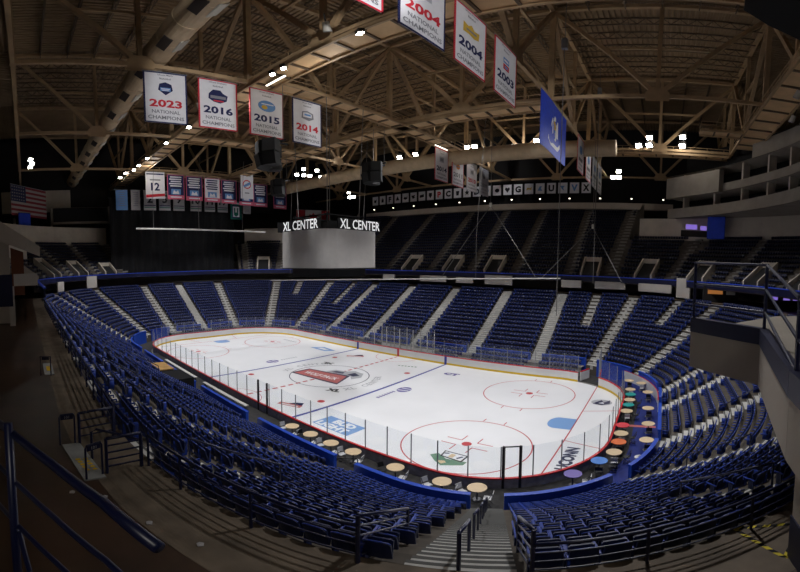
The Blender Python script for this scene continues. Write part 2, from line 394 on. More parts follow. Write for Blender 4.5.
# front wall of the seats (blue)
GAPW = {}
def frontwall():
    us = sorted(u_of(R0, s_, v) for s_, v in FULL); T = sum(ringlen(R0)); k = 0
    for a, b in zip(us, us[1:]+[us[0]+T]):
        us_ = np.linspace(a+.75, b-.75, 9); path = [at_u(R0, u) for u in us_]
        mid = at_u(R0, (a+b)/2)[0]
        mb = MB().sweep(path, [(-.1, .02), (-.1, 1.95), (-.16, 1.98), (-.16, 2.08), (.1, 2.08), (.1, 1.2), (.1, .02)])
        struct(mb.build('wall_front', 'wall_blue'))
frontwall()
# ---- seats
def seat_parts():
    d = {}
    back = MB()
    # gently curved shell with rounded top corners, leaning outward (+y)
    nx, nz = 6, 5; W, H, T = .46, .50, .045
    def bp(u, w, t):
        x = (u-.5)*W; z = .40+H*w; y = .20+.13*w+.03*(2*u-1)**2*-1+t
        if w > .8: z -= .05*(abs(2*u-1)**4)
        return (x, y, z)
    vs = [bp(i/nx, k/nz, t) for t in (0, T) for k in range(nz+1) for i in range(nx+1)]
    n1 = (nx+1)*(nz+1); fs = []
    for k in range(nz):
        for i in range(nx):
            a = k*(nx+1)+i; fs += [(a, a+1, a+nx+2, a+nx+1), (n1+a, n1+a+nx+1, n1+a+nx+2, n1+a+1)]
    for i in range(nx): fs += [(i, n1+i, n1+i+1, i+1), (nz*(nx+1)+i, nz*(nx+1)+i+1, n1+nz*(nx+1)+i+1, n1+nz*(nx+1)+i)]
    for k in range(nz): a = k*(nx+1); fs += [(a, a+nx+1, n1+a+nx+1, n1+a), (a+nx, n1+a+nx, n1+a+2*nx+1, a+2*nx+1)]
    back.add(vs, fs, 0); rim = MB(); rim.tube([bp(u, 1.0, T/2) for u in (0, .08, .3, .5, .7, .92, 1)], .016, 6); d['backrest'] = (back, 'seat_blue'); d['backrest_rim'] = (rim, 'seat_trim')
    pan = MB(); Wp = .43
    for (y0, z0, y1, z1, th) in ((.17, .40, .10, .78, .05),):
        dv = Vector((0, y1-y0, z1-z0)); nn = Vector((0, -dv.z, dv.y)).normalized()
        pan.boxax(Vector((0, (y0+y1)/2, (z0+z1)/2)), (Wp/2, 0, 0), dv/2, nn*th/2)
        pan.boxax(Vector((0, y1, z1)), (Wp/2-.03, 0, 0), (0, .02, 0), (0, 0, .02))
    d['seat_pan'] = (pan, 'seat_blue')
    arm = MB().box(.243, .283, -.20, .24, .58, .63).box(.246, .28, -.20, -.16, .50, .60); d['armrest'] = (arm, 'seat_trim')
    leg = MB().box(.235, .285, .02, .20, .0, .60).box(.225, .295, -.02, .26, .0, .03); d['bracket'] = (leg, 'seat_dark')
    return d
SP = seat_parts()
SK = .83          # seat scale
# light copy used for the mass of distant seats
def lod():
    mb = MB()
    mb.boxax((0, .265, .65), (.23, 0, 0), (0, .06, .25), (0, .022, -.006)); mb.boxax((0, .325, .90), (.225, 0, 0), (0, .03, 0), (0, 0, .012), 1)
    mb.boxax((0, .14, .59), (.215, 0, 0), (0, -.03, .19), (0, .024, .004))
    mb.box(.243, .283, -.18, .22, .55, .63, 1)
    return mb
slots = []          # (x, y, z, ang, zone, row, index, seatsection)
blocks_full = FULL
SEC = {}
for i in range(NROW):
    r = R0+TR*(i+.45); T = sum(ringlen(r))
    bl = [(u_of(r, s_, v), (AW if (s_, v) != ('NR', 22.7) else 1.42)/2+.06, (s_, v)) for s_, v in FULL]+[(u_of(r, s_, v), .6, (s_, v)) for s_, v, i0 in HALF if i >= i0]
    bl.sort()
    for (u0, h0, n0), (u1, h1, n1) in zip(bl, bl[1:]+[(bl[0][0]+T, bl[0][1], bl[0][2])]):
        a, b = u0+h0, u1-h1; n = int((b-a)/.45)
        for k in range(n):
            u = (a+b)/2+(k-(n-1)/2)*.45; p, o = at_u(r, u)
            slots.append((p[0], p[1], zrow(i), math.atan2(o[1], o[0])-PI/2, 'L', i, k, n, n0, n1))
slots = [q_ for q_ in slots if not (-6.8 < q_[0] < .6 and -19.6 < q_[1] < -16.4)]
# rinkside rows below the front wall, far side and left end
for i, (rr, zz) in enumerate(((9.5, .3), (10.3, .72), (11.1, 1.12))):
    a, b = u_of(rr, 'FR', 14.), u_of(rr, 'NL', 78.)
    for k in range(int((b-a)/.45)):
        u = a+k*.45
        if min(abs(u-u_of(rr, s_, v)) for s_, v in FULL) < .8: continue
        p, o = at_u(rr, u)
        if abs(p[0]) < 5.2 and i < 2: continue
        slots.append((p[0], p[1], zz, math.atan2(o[1], o[0])-PI/2, 'R', i, k, 0, None, None))
mb = MB()
for i, (rr, zz) in enumerate(((9.15, .3), (9.95, .72), (10.75, 1.12))): tread_ring(mb, rr, rr+(.8 if i < 2 else 1.05), 0, zz, ('FR', 14.), ('NL', 78.))
struct(mb.build('floor_rinkside_riser', 'concrete'))
# upper deck seats
UP_FULL = [('F', -15.9), ('F', -6.), ('F', 2.), ('F', 10.2), ('F', 19.), ('FR', 7.), ('FR', 29.), ('FR', 50.), ('FR', 72.), ('E', 0.), ('FL', 6), ('FL', 28.), ('FL', 46.), ('FL', 62.), ('NL', 74.), ('NL', 60.), ('NL', 44.), ('NL', 24.), ('N', -16.), ('N', -24)]
UPZ = [(('FR', 9.5), ('FL', 20), 22), (('NR', 80.), ('FR', 9.5), 12), (('FL', 20.), ('FL', 66.), 12), (('NL', 76.), ('NL', 30.), 12), (('NL', 30.), ('N', -1.), 6)]
VOMS = [('F', -10.8, 4), ('F', -1.9, 4), ('F', 6.2, 4), ('F', 22.4, 4), ('FR', 20., 4), ('FR', 39., 4), ('FR', 61., 4), ('FR', 80., 4), ('FL', 54., 4), ('NL', 67., 3), ('NL', 51., 4), ('NL', 33., 5), ('NL', 8., 5)]
mbu = MB(); mba = MB()
for (a, b, n) in UPZ:
    for i in range(n):
        r = UR0+UT*i; z = UZ0+URI*i
        tread_ring(mbu, r, r+UT, z-URI, z, a, b)
        T = sum(ringlen(r+.4)); u0, u1 = u_of(r+.4, *a), u_of(r+.4, *b)
        if u1 < u0: u1 += T
        cuts = sorted([u_of(r+.4, s_, v)+w for s_, v in UP_FULL for w in (0, T) if u0 < u_of(r+.4, s_, v)+w < u1])
        for c in cuts:
            p, o = at_u(r+.4, c); ang = math.atan2(o[1], o[0])-PI/2; mba.rbox((p[0], p[1], z-.05), ang, 1.15, UT, .2)
            p, o = at_u(r+.6, c); mba.rbox((p[0], p[1], z+.15), ang, 1.15, UT/2, .3)
        e = [u0]+cuts+[u1]
        for c0, c1 in zip(e[:-1], e[1:]):
            A, B = c0+.65, c1-.65; m_ = int((B-A)/.46)
            for k in range(m_):
                u = (A+B)/2+(k-(m_-1)/2)*.46; p, o = at_u(r+.36, u)
                if any(i <= nv_ and math.hypot(p[0]-q_[0], p[1]-q_[1]) < 1.75 for q_, nv_ in [(pt(r+.36, a_, b_)[0], c_) for a_, b_, c_ in VOMS]): continue
                if math.hypot(p[0]-38.4, p[1]-33.0) < 2.4: continue
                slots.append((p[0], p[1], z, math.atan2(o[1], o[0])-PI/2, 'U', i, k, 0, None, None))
struct(mbu.build('floor_upper_terrace', 'tread_dark')); struct(mba.build('floor_upper_aisle', 'concrete'))

# ------------------------------------------------------------------ camera (stitched wide view: equirectangular crop)
CAM = Vector((33.679, -31.179, 13.233)); YAW, PITCH, ROLL, FPX = -.648328, -.060391, .005922, 405.707
cd = bpy.data.cameras.new('camera'); cam = bpy.data.objects.new('camera', cd); COL.objects.link(cam); sc.camera = cam
f_ = Vector((math.sin(YAW)*math.cos(PITCH), math.cos(YAW)*math.cos(PITCH), math.sin(PITCH)))
r_ = Vector((math.cos(YAW), -math.sin(YAW), 0)); u_ = r_.cross(f_)
rr_ = r_*math.cos(ROLL)+u_*math.sin(ROLL); uu_ = -r_*math.sin(ROLL)+u_*math.cos(ROLL)
mw = Matrix((rr_, uu_, -f_)).transposed().to_4x4(); mw.translation = CAM; cam.matrix_world = mw
cd.lens = 390/800*36; cd.clip_start = .05; cd.clip_end = 500
cd.type = 'PANO'; cd.panorama_type = 'EQUIRECTANGULAR'
hx, hy = 400/FPX, 286/FPX
cd.longitude_min, cd.longitude_max, cd.latitude_min, cd.latitude_max = -hx, hx, -hy, hy

# ------------------------------------------------------------------ split seats: nearest 300 in frame become individuals
def project(p):
    d = Vector(p)-CAM; x, y, z = d.dot(rr_), d.dot(uu_), d.dot(f_)
    return 400+FPX*math.atan2(x, z), 286-FPX*math.atan2(y, math.hypot(x, z)), d.length
cand = []
for idx, s_ in enumerate(slots):
    if s_[4] != 'L': continue
    X, Y, D = project((s_[0], s_[1], s_[2]+.6))
    if 4 < X < 785 and 4 < Y < 566 and not (X > 690 and Y < 445): cand.append((D, idx))
cand.sort(); near = set(i for _, i in cand[:300])
first = None; ends = []
# names of the blocks the nearest seats sit in: (from aisle, to aisle) -> how to count
for idx in sorted(near, key=lambda i: (slots[i][5], slots[i][6])):
    x, y, z, ang, zn, row, k, n, n0, n1 = slots[idx]
    down = NROW-row
    rowtxt = 'back row' if down == 1 else '%s row down' % ordinal(down)
    place = {('NR', 57.): 'parapet aisle', ('NR', 38.): 'tape aisle', ('NR', 6.5): 'railing aisle', ('N', 18.8): 'gate aisle', ('N', 14.2): 'half aisle past the gate', ('N', 9.6): 'second aisle past the gate', ('N', 5.): 'second half aisle past the gate', ('N', .2): 'third aisle past the gate', ('NR', 85.): 'end stand aisle'}
    if n1 == ('NR', 22.7): ref, q, side = 'corner stairs', n-k, ', gate side'
    elif n0 == ('NR', 22.7): ref, q, side = 'corner stairs', k+1, ', tape side'
    else:
        ref, q, side = place.get(n0, 'aisle'), k+1, ''
    lab = 'blue folding seat, %s, %s from the %s%s' % (rowtxt, ordinal(q), ref, side)
    if first is None:
        t = thing('stadium_seat', (x, y, z), lab, 'stadium seat', 'blue folding seats nearest the concourse railing', ang)
        prt = {}; t.scale = (SK, SK, SK)
        for nm, (b, m_) in SP.items(): prt[nm] = b.build(nm, m_, prt['backrest'] if nm == 'backrest_rim' else t)
        first = t
    else:
        t = copy_tree(first); t.location = (x, y, z); t.rotation_euler = (0, 0, ang); t['label'] = lab
    if n and k in (0, n-1): ends.append((t, k == 0))
end_mesh = {}
for t, lo in ends:
    if lo not in end_mesh: o = MB().box(*((-.335, -.285) if lo else (.285, .335)), -.20, .30, .02, .66).build('end_panel', 'seat_trim', t); end_mesh[lo] = o
    else: o = end_mesh[lo].copy(); COL.objects.link(o); o.parent = t
# everything else: one mesh
def mass(groups, name):
    Vs, Fs, Ms, base = [], [], [], 0
    for slist, b, mo in groups:
        bv = np.array(b.v)*SK; bf = np.array(b.f); nv, nf = len(bv), len(bf); n = len(slist)
        P = np.array([[s_[0], s_[1], s_[2], s_[3]] for s_ in slist]); c, s = np.cos(P[:, 3]), np.sin(P[:, 3])
        X = c[:, None]*bv[None, :, 0]-s[:, None]*bv[None, :, 1]+P[:, 0:1]; Y = s[:, None]*bv[None, :, 0]+c[:, None]*bv[None, :, 1]+P[:, 1:2]; Z = bv[None, :, 2]+P[:, 2:3]
        Vs.append(np.stack([X, Y, Z], -1).reshape(-1)); Fs.append((bf[None]+(np.arange(n)*nv)[:, None, None]).reshape(-1)+base); Ms.append(np.tile(np.array(b.m, dtype=np.int32)+mo, n)); base += n*nv
    V, Fc, Mi = np.concatenate(Vs), np.concatenate(Fs), np.concatenate(Ms)
    me = bpy.data.meshes.new(name); me.vertices.add(base); me.vertices.foreach_set('co', V.astype(np.float32))
    me.loops.add(len(Fc)); me.loops.foreach_set('vertex_index', Fc.astype(np.int32)); me.polygons.add(len(Mi))
    me.polygons.foreach_set('loop_start', (np.arange(len(Mi))*4).astype(np.int32))
    for m_ in ('seat_blue', 'seat_trim', 'upper_seat', 'upper_seat_trim'): me.materials.append(M[m_])
    me.polygons.foreach_set('material_index', Mi); me.update(calc_edges=True); me.validate()
    o = bpy.data.objects.new(name, me); COL.objects.link(o); return o
far_ = [s_ for i, s_ in enumerate(slots) if i not in near]
endL, endR = MB().box(-.335, -.285, -.20, .30, .02, .66, 1), MB().box(.285, .335, -.20, .30, .02, .66, 1)
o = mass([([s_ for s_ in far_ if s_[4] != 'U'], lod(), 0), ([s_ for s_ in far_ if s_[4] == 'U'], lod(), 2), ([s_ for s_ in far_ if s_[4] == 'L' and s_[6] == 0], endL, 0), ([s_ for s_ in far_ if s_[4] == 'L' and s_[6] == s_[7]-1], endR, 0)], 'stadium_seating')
tag(o, 'remaining rows of blue folding stadium seats filling the lower and upper bowls', 'stadium seating', kind='stuff')
print('seats', len(slots))

# ------------------------------------------------------------------ rink
ICE = [p for p, o in ring(8.53, step=4.)]
struct(MB().add([(x, y, 0.) for x, y in ICE], [tuple(range(len(ICE)))]).build('floor_ice', 'ice'))
IM = ['ice_red', 'ice_blue', 'ice_light_blue', 'ice_navy', 'ice_black', 'ice_grey', 'ice_green', 'ice_pinkred', 'ice_purple', 'ice', 'table_tan']
RED, BLU, LBL, NAV, BLK, GRY, GRN, PRD, PUR, WHT, LTN = range(11)
im = MB()
def flat(poly, mi, z=.006): im.add([(x, y, z) for x, y in poly], [tuple(range(len(poly)))], mi)
def rot(poly, c, a, k=1.): ca, sa = math.cos(a)*k, math.sin(a)*k; return [(c[0]+x*ca-y*sa, c[1]+x*sa+y*ca) for x, y in poly]
def circ(cx, cy, r, w, mi, n=64, t0=0, t1=2*PI):
    n_ = n
    for k in range(n_):
        a, b = t0+(t1-t0)*k/n_, t0+(t1-t0)*(k+1)/n_
        flat([(cx+(r-w/2)*math.cos(a), cy+(r-w/2)*math.sin(a)), (cx+(r+w/2)*math.cos(a), cy+(r+w/2)*math.sin(a)), (cx+(r+w/2)*math.cos(b), cy+(r+w/2)*math.sin(b)), (cx+(r-w/2)*math.cos(b), cy+(r-w/2)*math.sin(b))], mi)
for s_ in (-1, 1):
    flat(rect(s_*7.62-.15, s_*7.62+.15, -12.93, 12.93), BLU)
    flat(rect(s_*27.13-.05, s_*27.13+.05, -11.2, 11.2), RED)
    for q in (-1, 1):
        flat([(s_*27.13, q*3.35-.04), (s_*27.13, q*3.35+.04), (s_*30.4, q*4.27+.04), (s_*30.4, q*4.27-.04)], RED)
        cx, cy = s_*21.03, q*6.71
        circ(cx, cy, 4.57, .09, RED); flat(ell(cx, cy, .36, .36, 20), RED, .008); flat(ell(s_*6.1, q*6.71, .36, .36, 20), RED)
        for a in (-1, 1):
            for b in (-1, 1):
                flat(rect(min(cx+a*.6, cx+a*1.8), max(cx+a*.6, cx+a*1.8), cy+b*.45-.04, cy+b*.45+.04), RED)
                flat(rect(cx+a*.62-.04, cx+a*.62+.04, min(cy+b*.45, cy+b*1.35), max(cy+b*.45, cy+b*1.35)), RED)
                flat(rect(cx+a*.9-.04, cx+a*.9+.04, min(cy+b*4.6, cy+b*5.2), max(cy+b*4.6, cy+b*5.2)), RED)
    cr = [(s_*27.1, -1.22), (s_*27.1, 1.22), (s_*25.7, 1.22)]+[(s_*(25.7-.75*math.sin(t)), 1.22*math.cos(t)) for t in np.linspace(.2, PI-.2, 10)]+[(s_*25.7, -1.22)]
    flat(cr, LBL)
y = -12.9
while y < 12.8:
    flat(rect(-.15, .15, y, min(y+.62, 12.9)), RED); y += 1.
circ(0, 0, 4.57, .10, NAV); circ(0, 12.93, 3.05, .06, RED, 24, PI, 2*PI); circ(0, -12.93, 3.05, .06, RED, 24, 0, PI)
def itext(t, c, a, h, mi, width=None, z=.009, bold=.03):
    ca, sa = math.cos(a), math.sin(a); im.text(t, (c[0], c[1], z), (ca, sa, 0), (-sa, ca, 0), h, mi, width, bold=bold)
# centre emblem: red ribbon with dark outline and grey animal head shapes above it
flat([(-4.0, -2.5), (3.2, -1.9), (1.9, 1.5), (-3.9, .3)], NAV, .007); flat([(-3.7, -2.2), (2.9, -1.6), (1.7, 1.1), (-3.6, .1)], PRD, .009)
flat([(-1.6, .9), (.2, 1.2), (1.9, 1.5), (2.9, .6), (3.3, 1.8), (2.4, 3.2), (.9, 3.4), (.2, 2.6), (-1.2, 2.2)], GRY, .008)
flat([(-.9, 1.2), (.6, 1.6), (.3, 2.2), (-.8, 1.9)], NAV, .010); flat([(1.2, 1.7), (2.3, 1.5), (2.6, 2.3), (1.4, 2.8)], NAV, .010)
itext('WOLF PACK', (-.6, -.75), .13, .95, WHT, 4.9, z=.011, bold=.04)
def arc_text(t, r, a0, a1, h, mi, inward):
    for k, ch in enumerate(t):
        if ch == ' ': continue
        a = a0+(a1-a0)*k/(len(t)-1); c = (r*math.cos(a), r*math.sin(a))
        itext(ch, c, a+(PI/2 if inward else -PI/2), h, mi)
arc_text('XL CENTER', 5.6, -.42, .62, .75, GRY, True)
arc_text('XL CENTER', 5.6, PI+.42, PI-.75, .75, GRY, False)
itext('XL', (4.4, -3.5), .35, .9, BLK, bold=.06); itext('XL', (-4.3, 3.8), .35+PI, .9, BLK, bold=.06)
# sponsor marks
flat(rect(9.5, 13.4, -10.7, -8.6), LBL); itext('BUD', (11.7, -9.2), 0, .85, WHT, 2.2, bold=.06); itext('LIGHT', (11.3, -10.2), 0, .8, WHT, 3.2, bold=.06)
itext('UCONN', (28.1, -6.2), PI/2, .95, NAV, 3.6, bold=.05)
flat(ell(28.4, 6.2, 1.0, .85, 18), GRY, .007); flat([(27.6, 5.7), (28.3, 6.9), (28.6, 6.2), (29.1, 7.0), (29.2, 6.0), (28.5, 5.4)], NAV, .009); flat([(28.1, 5.9), (28.5, 6.3), (28.7, 5.8)], WHT, .011)
flat([(19.8, -9.5), (20.15, -9.0), (21.0, -9.5), (22.4, -9.3), (22.4, -9.8), (21.2, -10.5), (20.5, -10.1)], GRN, .007); flat([(20.45, -9.3), (20.3, -8.4), (22.1, -8.45), (22.1, -9.5)], BLK, .009); flat([(20.55, -9.2), (20.42, -8.5), (21.98, -8.55), (21.98, -9.35)], WHT, .011); flat([(20.95, -9.2), (20.95, -8.65), (21.3, -8.65), (21.3, -9.2)], LTN, .013); flat([(20.5, -8.9), (20.8, -8.75), (20.8, -8.6), (20.5, -8.7)], NAV, .013); flat([(21.5, -9.1), (21.75, -8.7), (21.9, -8.75), (21.65, -9.2)], NAV, .013); flat([(20.6, -10.0), (21.1, -9.8), (21.3, -10.0), (21.1, -10.3)], LTN, .012)
for c in ((9.6, 1.4), (-9.8, -1.1)):
    flat(ell(c[0], c[1], .7, .9, 16), PUR, .007); flat([(c[0]-.5, c[1]-.6), (c[0]+.6, c[1]-.2), (c[0]+.6, c[1]), (c[0]-.5, c[1]-.3)], WHT, .009); flat([(c[0]-.5, c[1]+.2), (c[0]+.6, c[1]+.35), (c[0]+.5, c[1]+.5), (c[0]-.5, c[1]+.4)], WHT, .009)
for k in range(7): flat(rect(8.95, 9.35, -2.3+.4*k, -2.05+.4*k), PUR); flat(rect(-10., -9.6, .3+.4*k, .55+.4*k), GRY)
itext('CT', (10.6, 9.3), .1, .95, PUR, 1.9, bold=.08)
flat([(-13.6, 8.6), (-10.1, 8.3), (-9.0, 9.6), (-12.2, 10.3)], LBL); flat([(-12.5, 9.0), (-10.6, 8.9), (-10.2, 9.4), (-12.1, 9.7)], WHT, .009)
for c, a in (((-4.7, 9.3), .6), ((4.9, -9.3), .35)):
    flat(rot([(-1.2, -.5), (1.2, -.5), (1.2, .1), (-1.2, .1)], c, a), PRD, .007); flat(rot([(-.3, .1), (1.1, .1), (.9, .8), (.2, .6)], c, a), NAV, .008); flat(rot([(-.9, -.35), (.9, -.35), (.9, -.15), (-.9, -.15)], c, a), WHT, .009)
for k in range(6): flat(rect(3.0+.42*k, 3.3+.42*k, 8.9+.12*k, 9.2+.12*k), GRN); flat(rect(-21.5+.6*k, -21.1+.6*k, 9.2, 9.6), GRY)
struct(im.build('floor_ice_markings', IM))
# goal frames are absent from the photograph; boards next
db = thing('dasher_boards', (0, 0, 0), 'white rink boards with red cap rail and yellow kick plate around the ice', 'rink boards')
bp_ = ring(8.55, ('FR', 18.5), ('FR', 38), step=5)
MB().sweep(bp_, [(0, .0), (0, 1.06), (.10, 1.06), (.10, 0.)], mis=[0, 0, 1, 1]).build('board_panel', ['board_white', 'board_back'], db)
MB().sweep(bp_, [(-.015, .0), (-.015, .24), (.0, .24), (.0, .0)]).build('kick_plate', 'kick_yellow', db)
tag(MB().sweep(bp_, [(-.03, 1.06), (-.03, 1.14), (.14, 1.14), (.14, 1.06)]).build('cap_rail', 'cap_red', db), 'red cap rail')
for x, m_ in ((-7.62, 'ice_blue'), (0, 'ice_red'), (7.62, 'ice_blue')):
    MB().box(x-.17, x+.17, 12.93, 12.96, 0, 1.06).build('line_marker', m_, db)
T_ = sum(ringlen(8.6)); u0, u1 = u_of(8.6, 'FR', 18.5), u_of(8.6, 'FR', 38)+T_
n = 90
for k in range(n+1):
    u = u0+(u1-u0)*k/n; p, o = at_u(8.6, u)
    if k < n:
        q, o2 = at_u(8.6, u0+(u1-u0)*(k+1)/n); a, b = Vector((*p, 0)), Vector((*q, 0)); d = (b-a)*.02
        nn = Vector((o[0]+o2[0], o[1]+o2[1], 0)).normalized()*.006
        g = MB(); v = [a+d-nn, b-d-nn, b-d+nn, a+d+nn]
        g.add([w+Vector((0, 0, z)) for z in (1.16, 3.15) for w in v], [(0, 1, 5, 4), (1, 2, 6, 5), (2, 3, 7, 6), (3, 0, 4, 7), (0, 3, 2, 1), (4, 5, 6, 7)])
        g.build('glass_panel', 'glass', db)
    MB().bar((p[0], p[1], 1.1), (p[0], p[1], 3.17), .055).build('glass_post', 'post_grey', db)
for v in (27.5, 33.5):
    p, o = pt(8.62, 'NR', v); MB().bar((p[0], p[1], .1), (p[0], p[1], 3.2), .13).build('gate_post', 'post_black', db)
pA, _ = pt(8.62, 'NR', 27.5); pB, _ = pt(8.62, 'NR', 33.5); MB().bar((*pA, 3.17), (*pB, 3.17), .06).build('gate_header', 'post_black', db)
for x in (5.3, 6.6): MB().bar((x, -13.05, .4), (x, -13.05, 3.2), .12).build('gate_post', 'post_black', db)
# open corner gate with its own boards and glass, swung back along the tunnel
og = thing('rink_gate', (25.6, 13.4, 0), 'open white rink gate section with tall glass at the far corner tunnel', 'gate')
def putg(mb, nm, m): o = mb.build(nm, m, og); o.location = (-25.6, -13.4, 0); return o
a, b = Vector((27.3, 11.35, 0)), Vector((27.0, 14.6, 0)); nn = Vector((.06, .005, 0))
putg(MB().bar(a+Vector((0, 0, .55)), b+Vector((0, 0, .55)), .12, 1.06), 'gate_panel', 'board_white'); putg(MB().bar(a+Vector((0, 0, 1.1)), b+Vector((0, 0, 1.1)), .16, .07), 'gate_cap', 'cap_red')
putg(MB().bar(a+Vector((0, 0, 2.4)), b+Vector((0, 0, 2.4)), .015, 2.4), 'gate_glass', 'glass')
for t in (0, .5, 1): p = a.lerp(b, t); putg(MB().bar(p+Vector((0, 0, 1.1)), p+Vector((0, 0, 3.7)), .08), 'gate_glass_post', 'post_grey')
a, b = Vector((24.9, 13.0, 0)), Vector((25.6, 14.6, 0))
putg(MB().bar(a+Vector((0, 0, .55)), b+Vector((0, 0, .55)), .12, 1.06), 'side_panel', 'board_white'); putg(MB().bar(a+Vector((0, 0, 1.1)), b+Vector((0, 0, 1.1)), .16, .07), 'side_cap', 'cap_red')
# penalty box across the ice
pb = thing('penalty_box', (0, 14.2, 0), 'glass walled penalty box with white posts across the ice behind the red line', 'penalty box')
def putp(mb, nm, m): o = mb.build(nm, m, pb); o.location = (0, -14.2, 0); return o
for x in (-4.6, -2.3, 0, 2.3, 4.6):
    for y in (13.25, 15.0): putp(MB().bar((x, y, .1), (x, y, 3.9), .09), 'post', 'pole_white')
for x0, x1 in ((-4.6, -2.3), (-2.3, 0), (0, 2.3), (2.3, 4.6)): putp(MB().box(x0+.06, x1-.06, 14.99, 15.01, 1.1, 3.8), 'glass_panel', 'glass')
putp(MB().box(-4.5, 4.5, 14.3, 14.7, .1, .55), 'bench', 'pole_white'); putp(MB().box(-4.6, 4.6, 15.02, 15.1, 0, 1.1), 'back_wall', 'board_white')
# raised rinkside lane near side and right end
ZL = .45
mb = MB(); tread_ring(mb, 8.72, R0-.12, .0, ZL, ('N', -21), ('FR', 40)); struct(mb.build('floor_table_lane', 'rubber'))
mb = MB(); A = ring(9.9, ('NR', 47), ('FR', 40)); B = ring(R0-.13, ('NR', 47), ('FR', 40)); mb.strip([(p[0], p[1], ZL+.012) for p, o in A], [(p[0], p[1], ZL+.012) for p, o in B]); struct(mb.build('floor_lane_carpet', 'carpet_blue'))
mb = MB().box(31.2, 33.6, -.55, -.15, ZL+.013, ZL+.02); struct(mb.build('floor_carpet_stripe', 'ice_pinkred'))
mb = MB().sweep(ring(R0-.16, ('E', 3.2), ('FR', 42)), [(-.05, ZL), (-.05, 1.55), (-.08, 1.6), (.0, 1.6), (.0, ZL)], mis=[0, 1, 1, 0, 0]); struct(mb.build('wall_lane_banner', ['board_white', 'cap_red']))
# team benches
for x0, x1, lab in ((-15., -5.5, 'long white team bench beside the near boards, farther from the stairs'), (-3.5, 5., 'long white team bench beside the near boards, closer to the stairs')):
    t = thing('team_bench', ((x0+x1)/2, -14., ZL), lab, 'bench', 'team benches'); h = (x1-x0)/2
    MB().box(-h, h, -.18, .18, .40, .46).build('seat', 'pole_white', t)
    for k in range(5): MB().box(-h+.3+k*(2*h-.6)/4-.04, -h+.3+k*(2*h-.6)/4+.04, -.15, .15, 0, .40).build('leg', 'post_grey', t)
# camera desk box among the near seats
t = thing('camera_desk', (-3.2, -18.2, 1.2), 'tan topped desk and black draped box among the near seats by the boards', 'desk')
MB().box(-3.2, -.1, -1.1, .9, 1.55, 1.65).build('desk_top', 'tan_wood', t); MB().box(0, 3.4, -.9, 1.5, .2, 1.5).build('black_drape', 'curtain_black', t); MB().box(-3.1, -.1, -1., .8, .2, 1.53).build('desk_base', 'black', t)
# ------------------------------------------------------------------ tables and chairs
def mk_table(color):
    t = thing('round_table', (0, 0, 0), 'x', 'table')
    MB().cyl((0, 0), .50, .76, .80, 28).build('table_top', color, t)
    MB().cyl((0, 0), .04, .03, .76, 10).build('pedestal', 'metal_leg', t)
    MB().cyl((0, 0), .26, 0, .03, 20, r1=.2).build('base', 'metal_leg', t); return t
def mk_chair(color):
    t = thing('folding_chair', (0, 0, 0), 'x', 'chair')
    MB().box(-.21, .21, -.20, .20, .44, .47).build('seat', color, t)
    MB().boxax((0, .25, .72), (.21, 0, 0), (0, .03, .15), (0, .012, -.002)).build('backrest', color, t)
    for x in (-.2, .2):
        MB().bar((x, -.22, 0), (x, .27, .86), .025).build('leg', 'metal_leg', t); MB().bar((x, .22, 0), (x, -.16, .46), .025).build('leg', 'metal_leg', t)
    return t
tp, cp = {}, {}
def put_table(x, y, color, lab):
    if color not in tp: tp[color] = mk_table(color); o = tp[color]
    else: o = copy_tree(tp[color])
    o.location = (x, y, ZL+.013); o['label'] = lab; o['group'] = 'round tables by the rink'
def put_chair(x, y, rz, color, lab):
    if color not in cp: cp[color] = mk_chair(color); o = cp[color]
    else: o = copy_tree(cp[color])
    o.location = (x, y, ZL+.013); o.rotation_euler = (0, 0, rz); o['label'] = lab; o['group'] = 'folding chairs at the rinkside tables'
near_t = [(11.45, -14.2), (13.4, -14.15), (15.4, -14.15), (17.3, -14.1), (20.5, -14.1), (23.45, -14.05), (25.3, -13.75)]
for i, (x, y) in enumerate(near_t):
    k = len(near_t)-i; nm = '%s tan table from the corner stairs' % ordinal(k)
    put_table(x, y, 'table_tan', 'round tan rinkside table, %s from the corner stairs along the near boards' % ordinal(k))
    put_chair(x-.72, y-.25, R(70), 'chair_white' if i % 3 != 1 else 'chair_black', 'folding chair at the %s, on its bench side' % nm)
    put_chair(x+.70, y-.28, R(-75), 'chair_white', 'white folding chair at the %s, on its stairs side' % nm)
    put_chair(x+.12, y-.98, R(176), 'chair_black', 'black folding chair behind the %s' % nm) if i in (0, 1, 2, 4) else None
right_t = [(29.35, -10.45, 'table_purple', 'purple', 'nearest the corner'), (30.45, -8.4, 'table_blue', 'blue', 'next to the purple one'), (31.15, -7.0, 'table_tan', 'tan', 'between the blue and orange tables'), (31.25, -5.3, 'table_orange', 'orange', 'between two tan ones'),
           (31.25, -3.8, 'table_tan', 'tan', 'between the orange and red tables'), (31.2, -2.2, 'table_red', 'red', 'beside the blue carpet stripe'), (31.2, 1.0, 'table_tan', 'tan', 'between the red and teal tables'), (31.2, 2.6, 'table_teal', 'teal', 'closer to the red table'),
           (31.2, 4.0, 'table_tan', 'tan', 'between the two teal tables'), (31.15, 5.6, 'table_teal', 'teal', 'closer to the corner tunnel'), (31.0, 7.2, 'table_tan', 'tan', 'just past the farther teal table'), (30.6, 10.3, 'table_tan', 'tan', 'at the far end by the tunnel'), (31.9, 9.6, 'table_tan', 'tan', 'inner one before the white wall')]
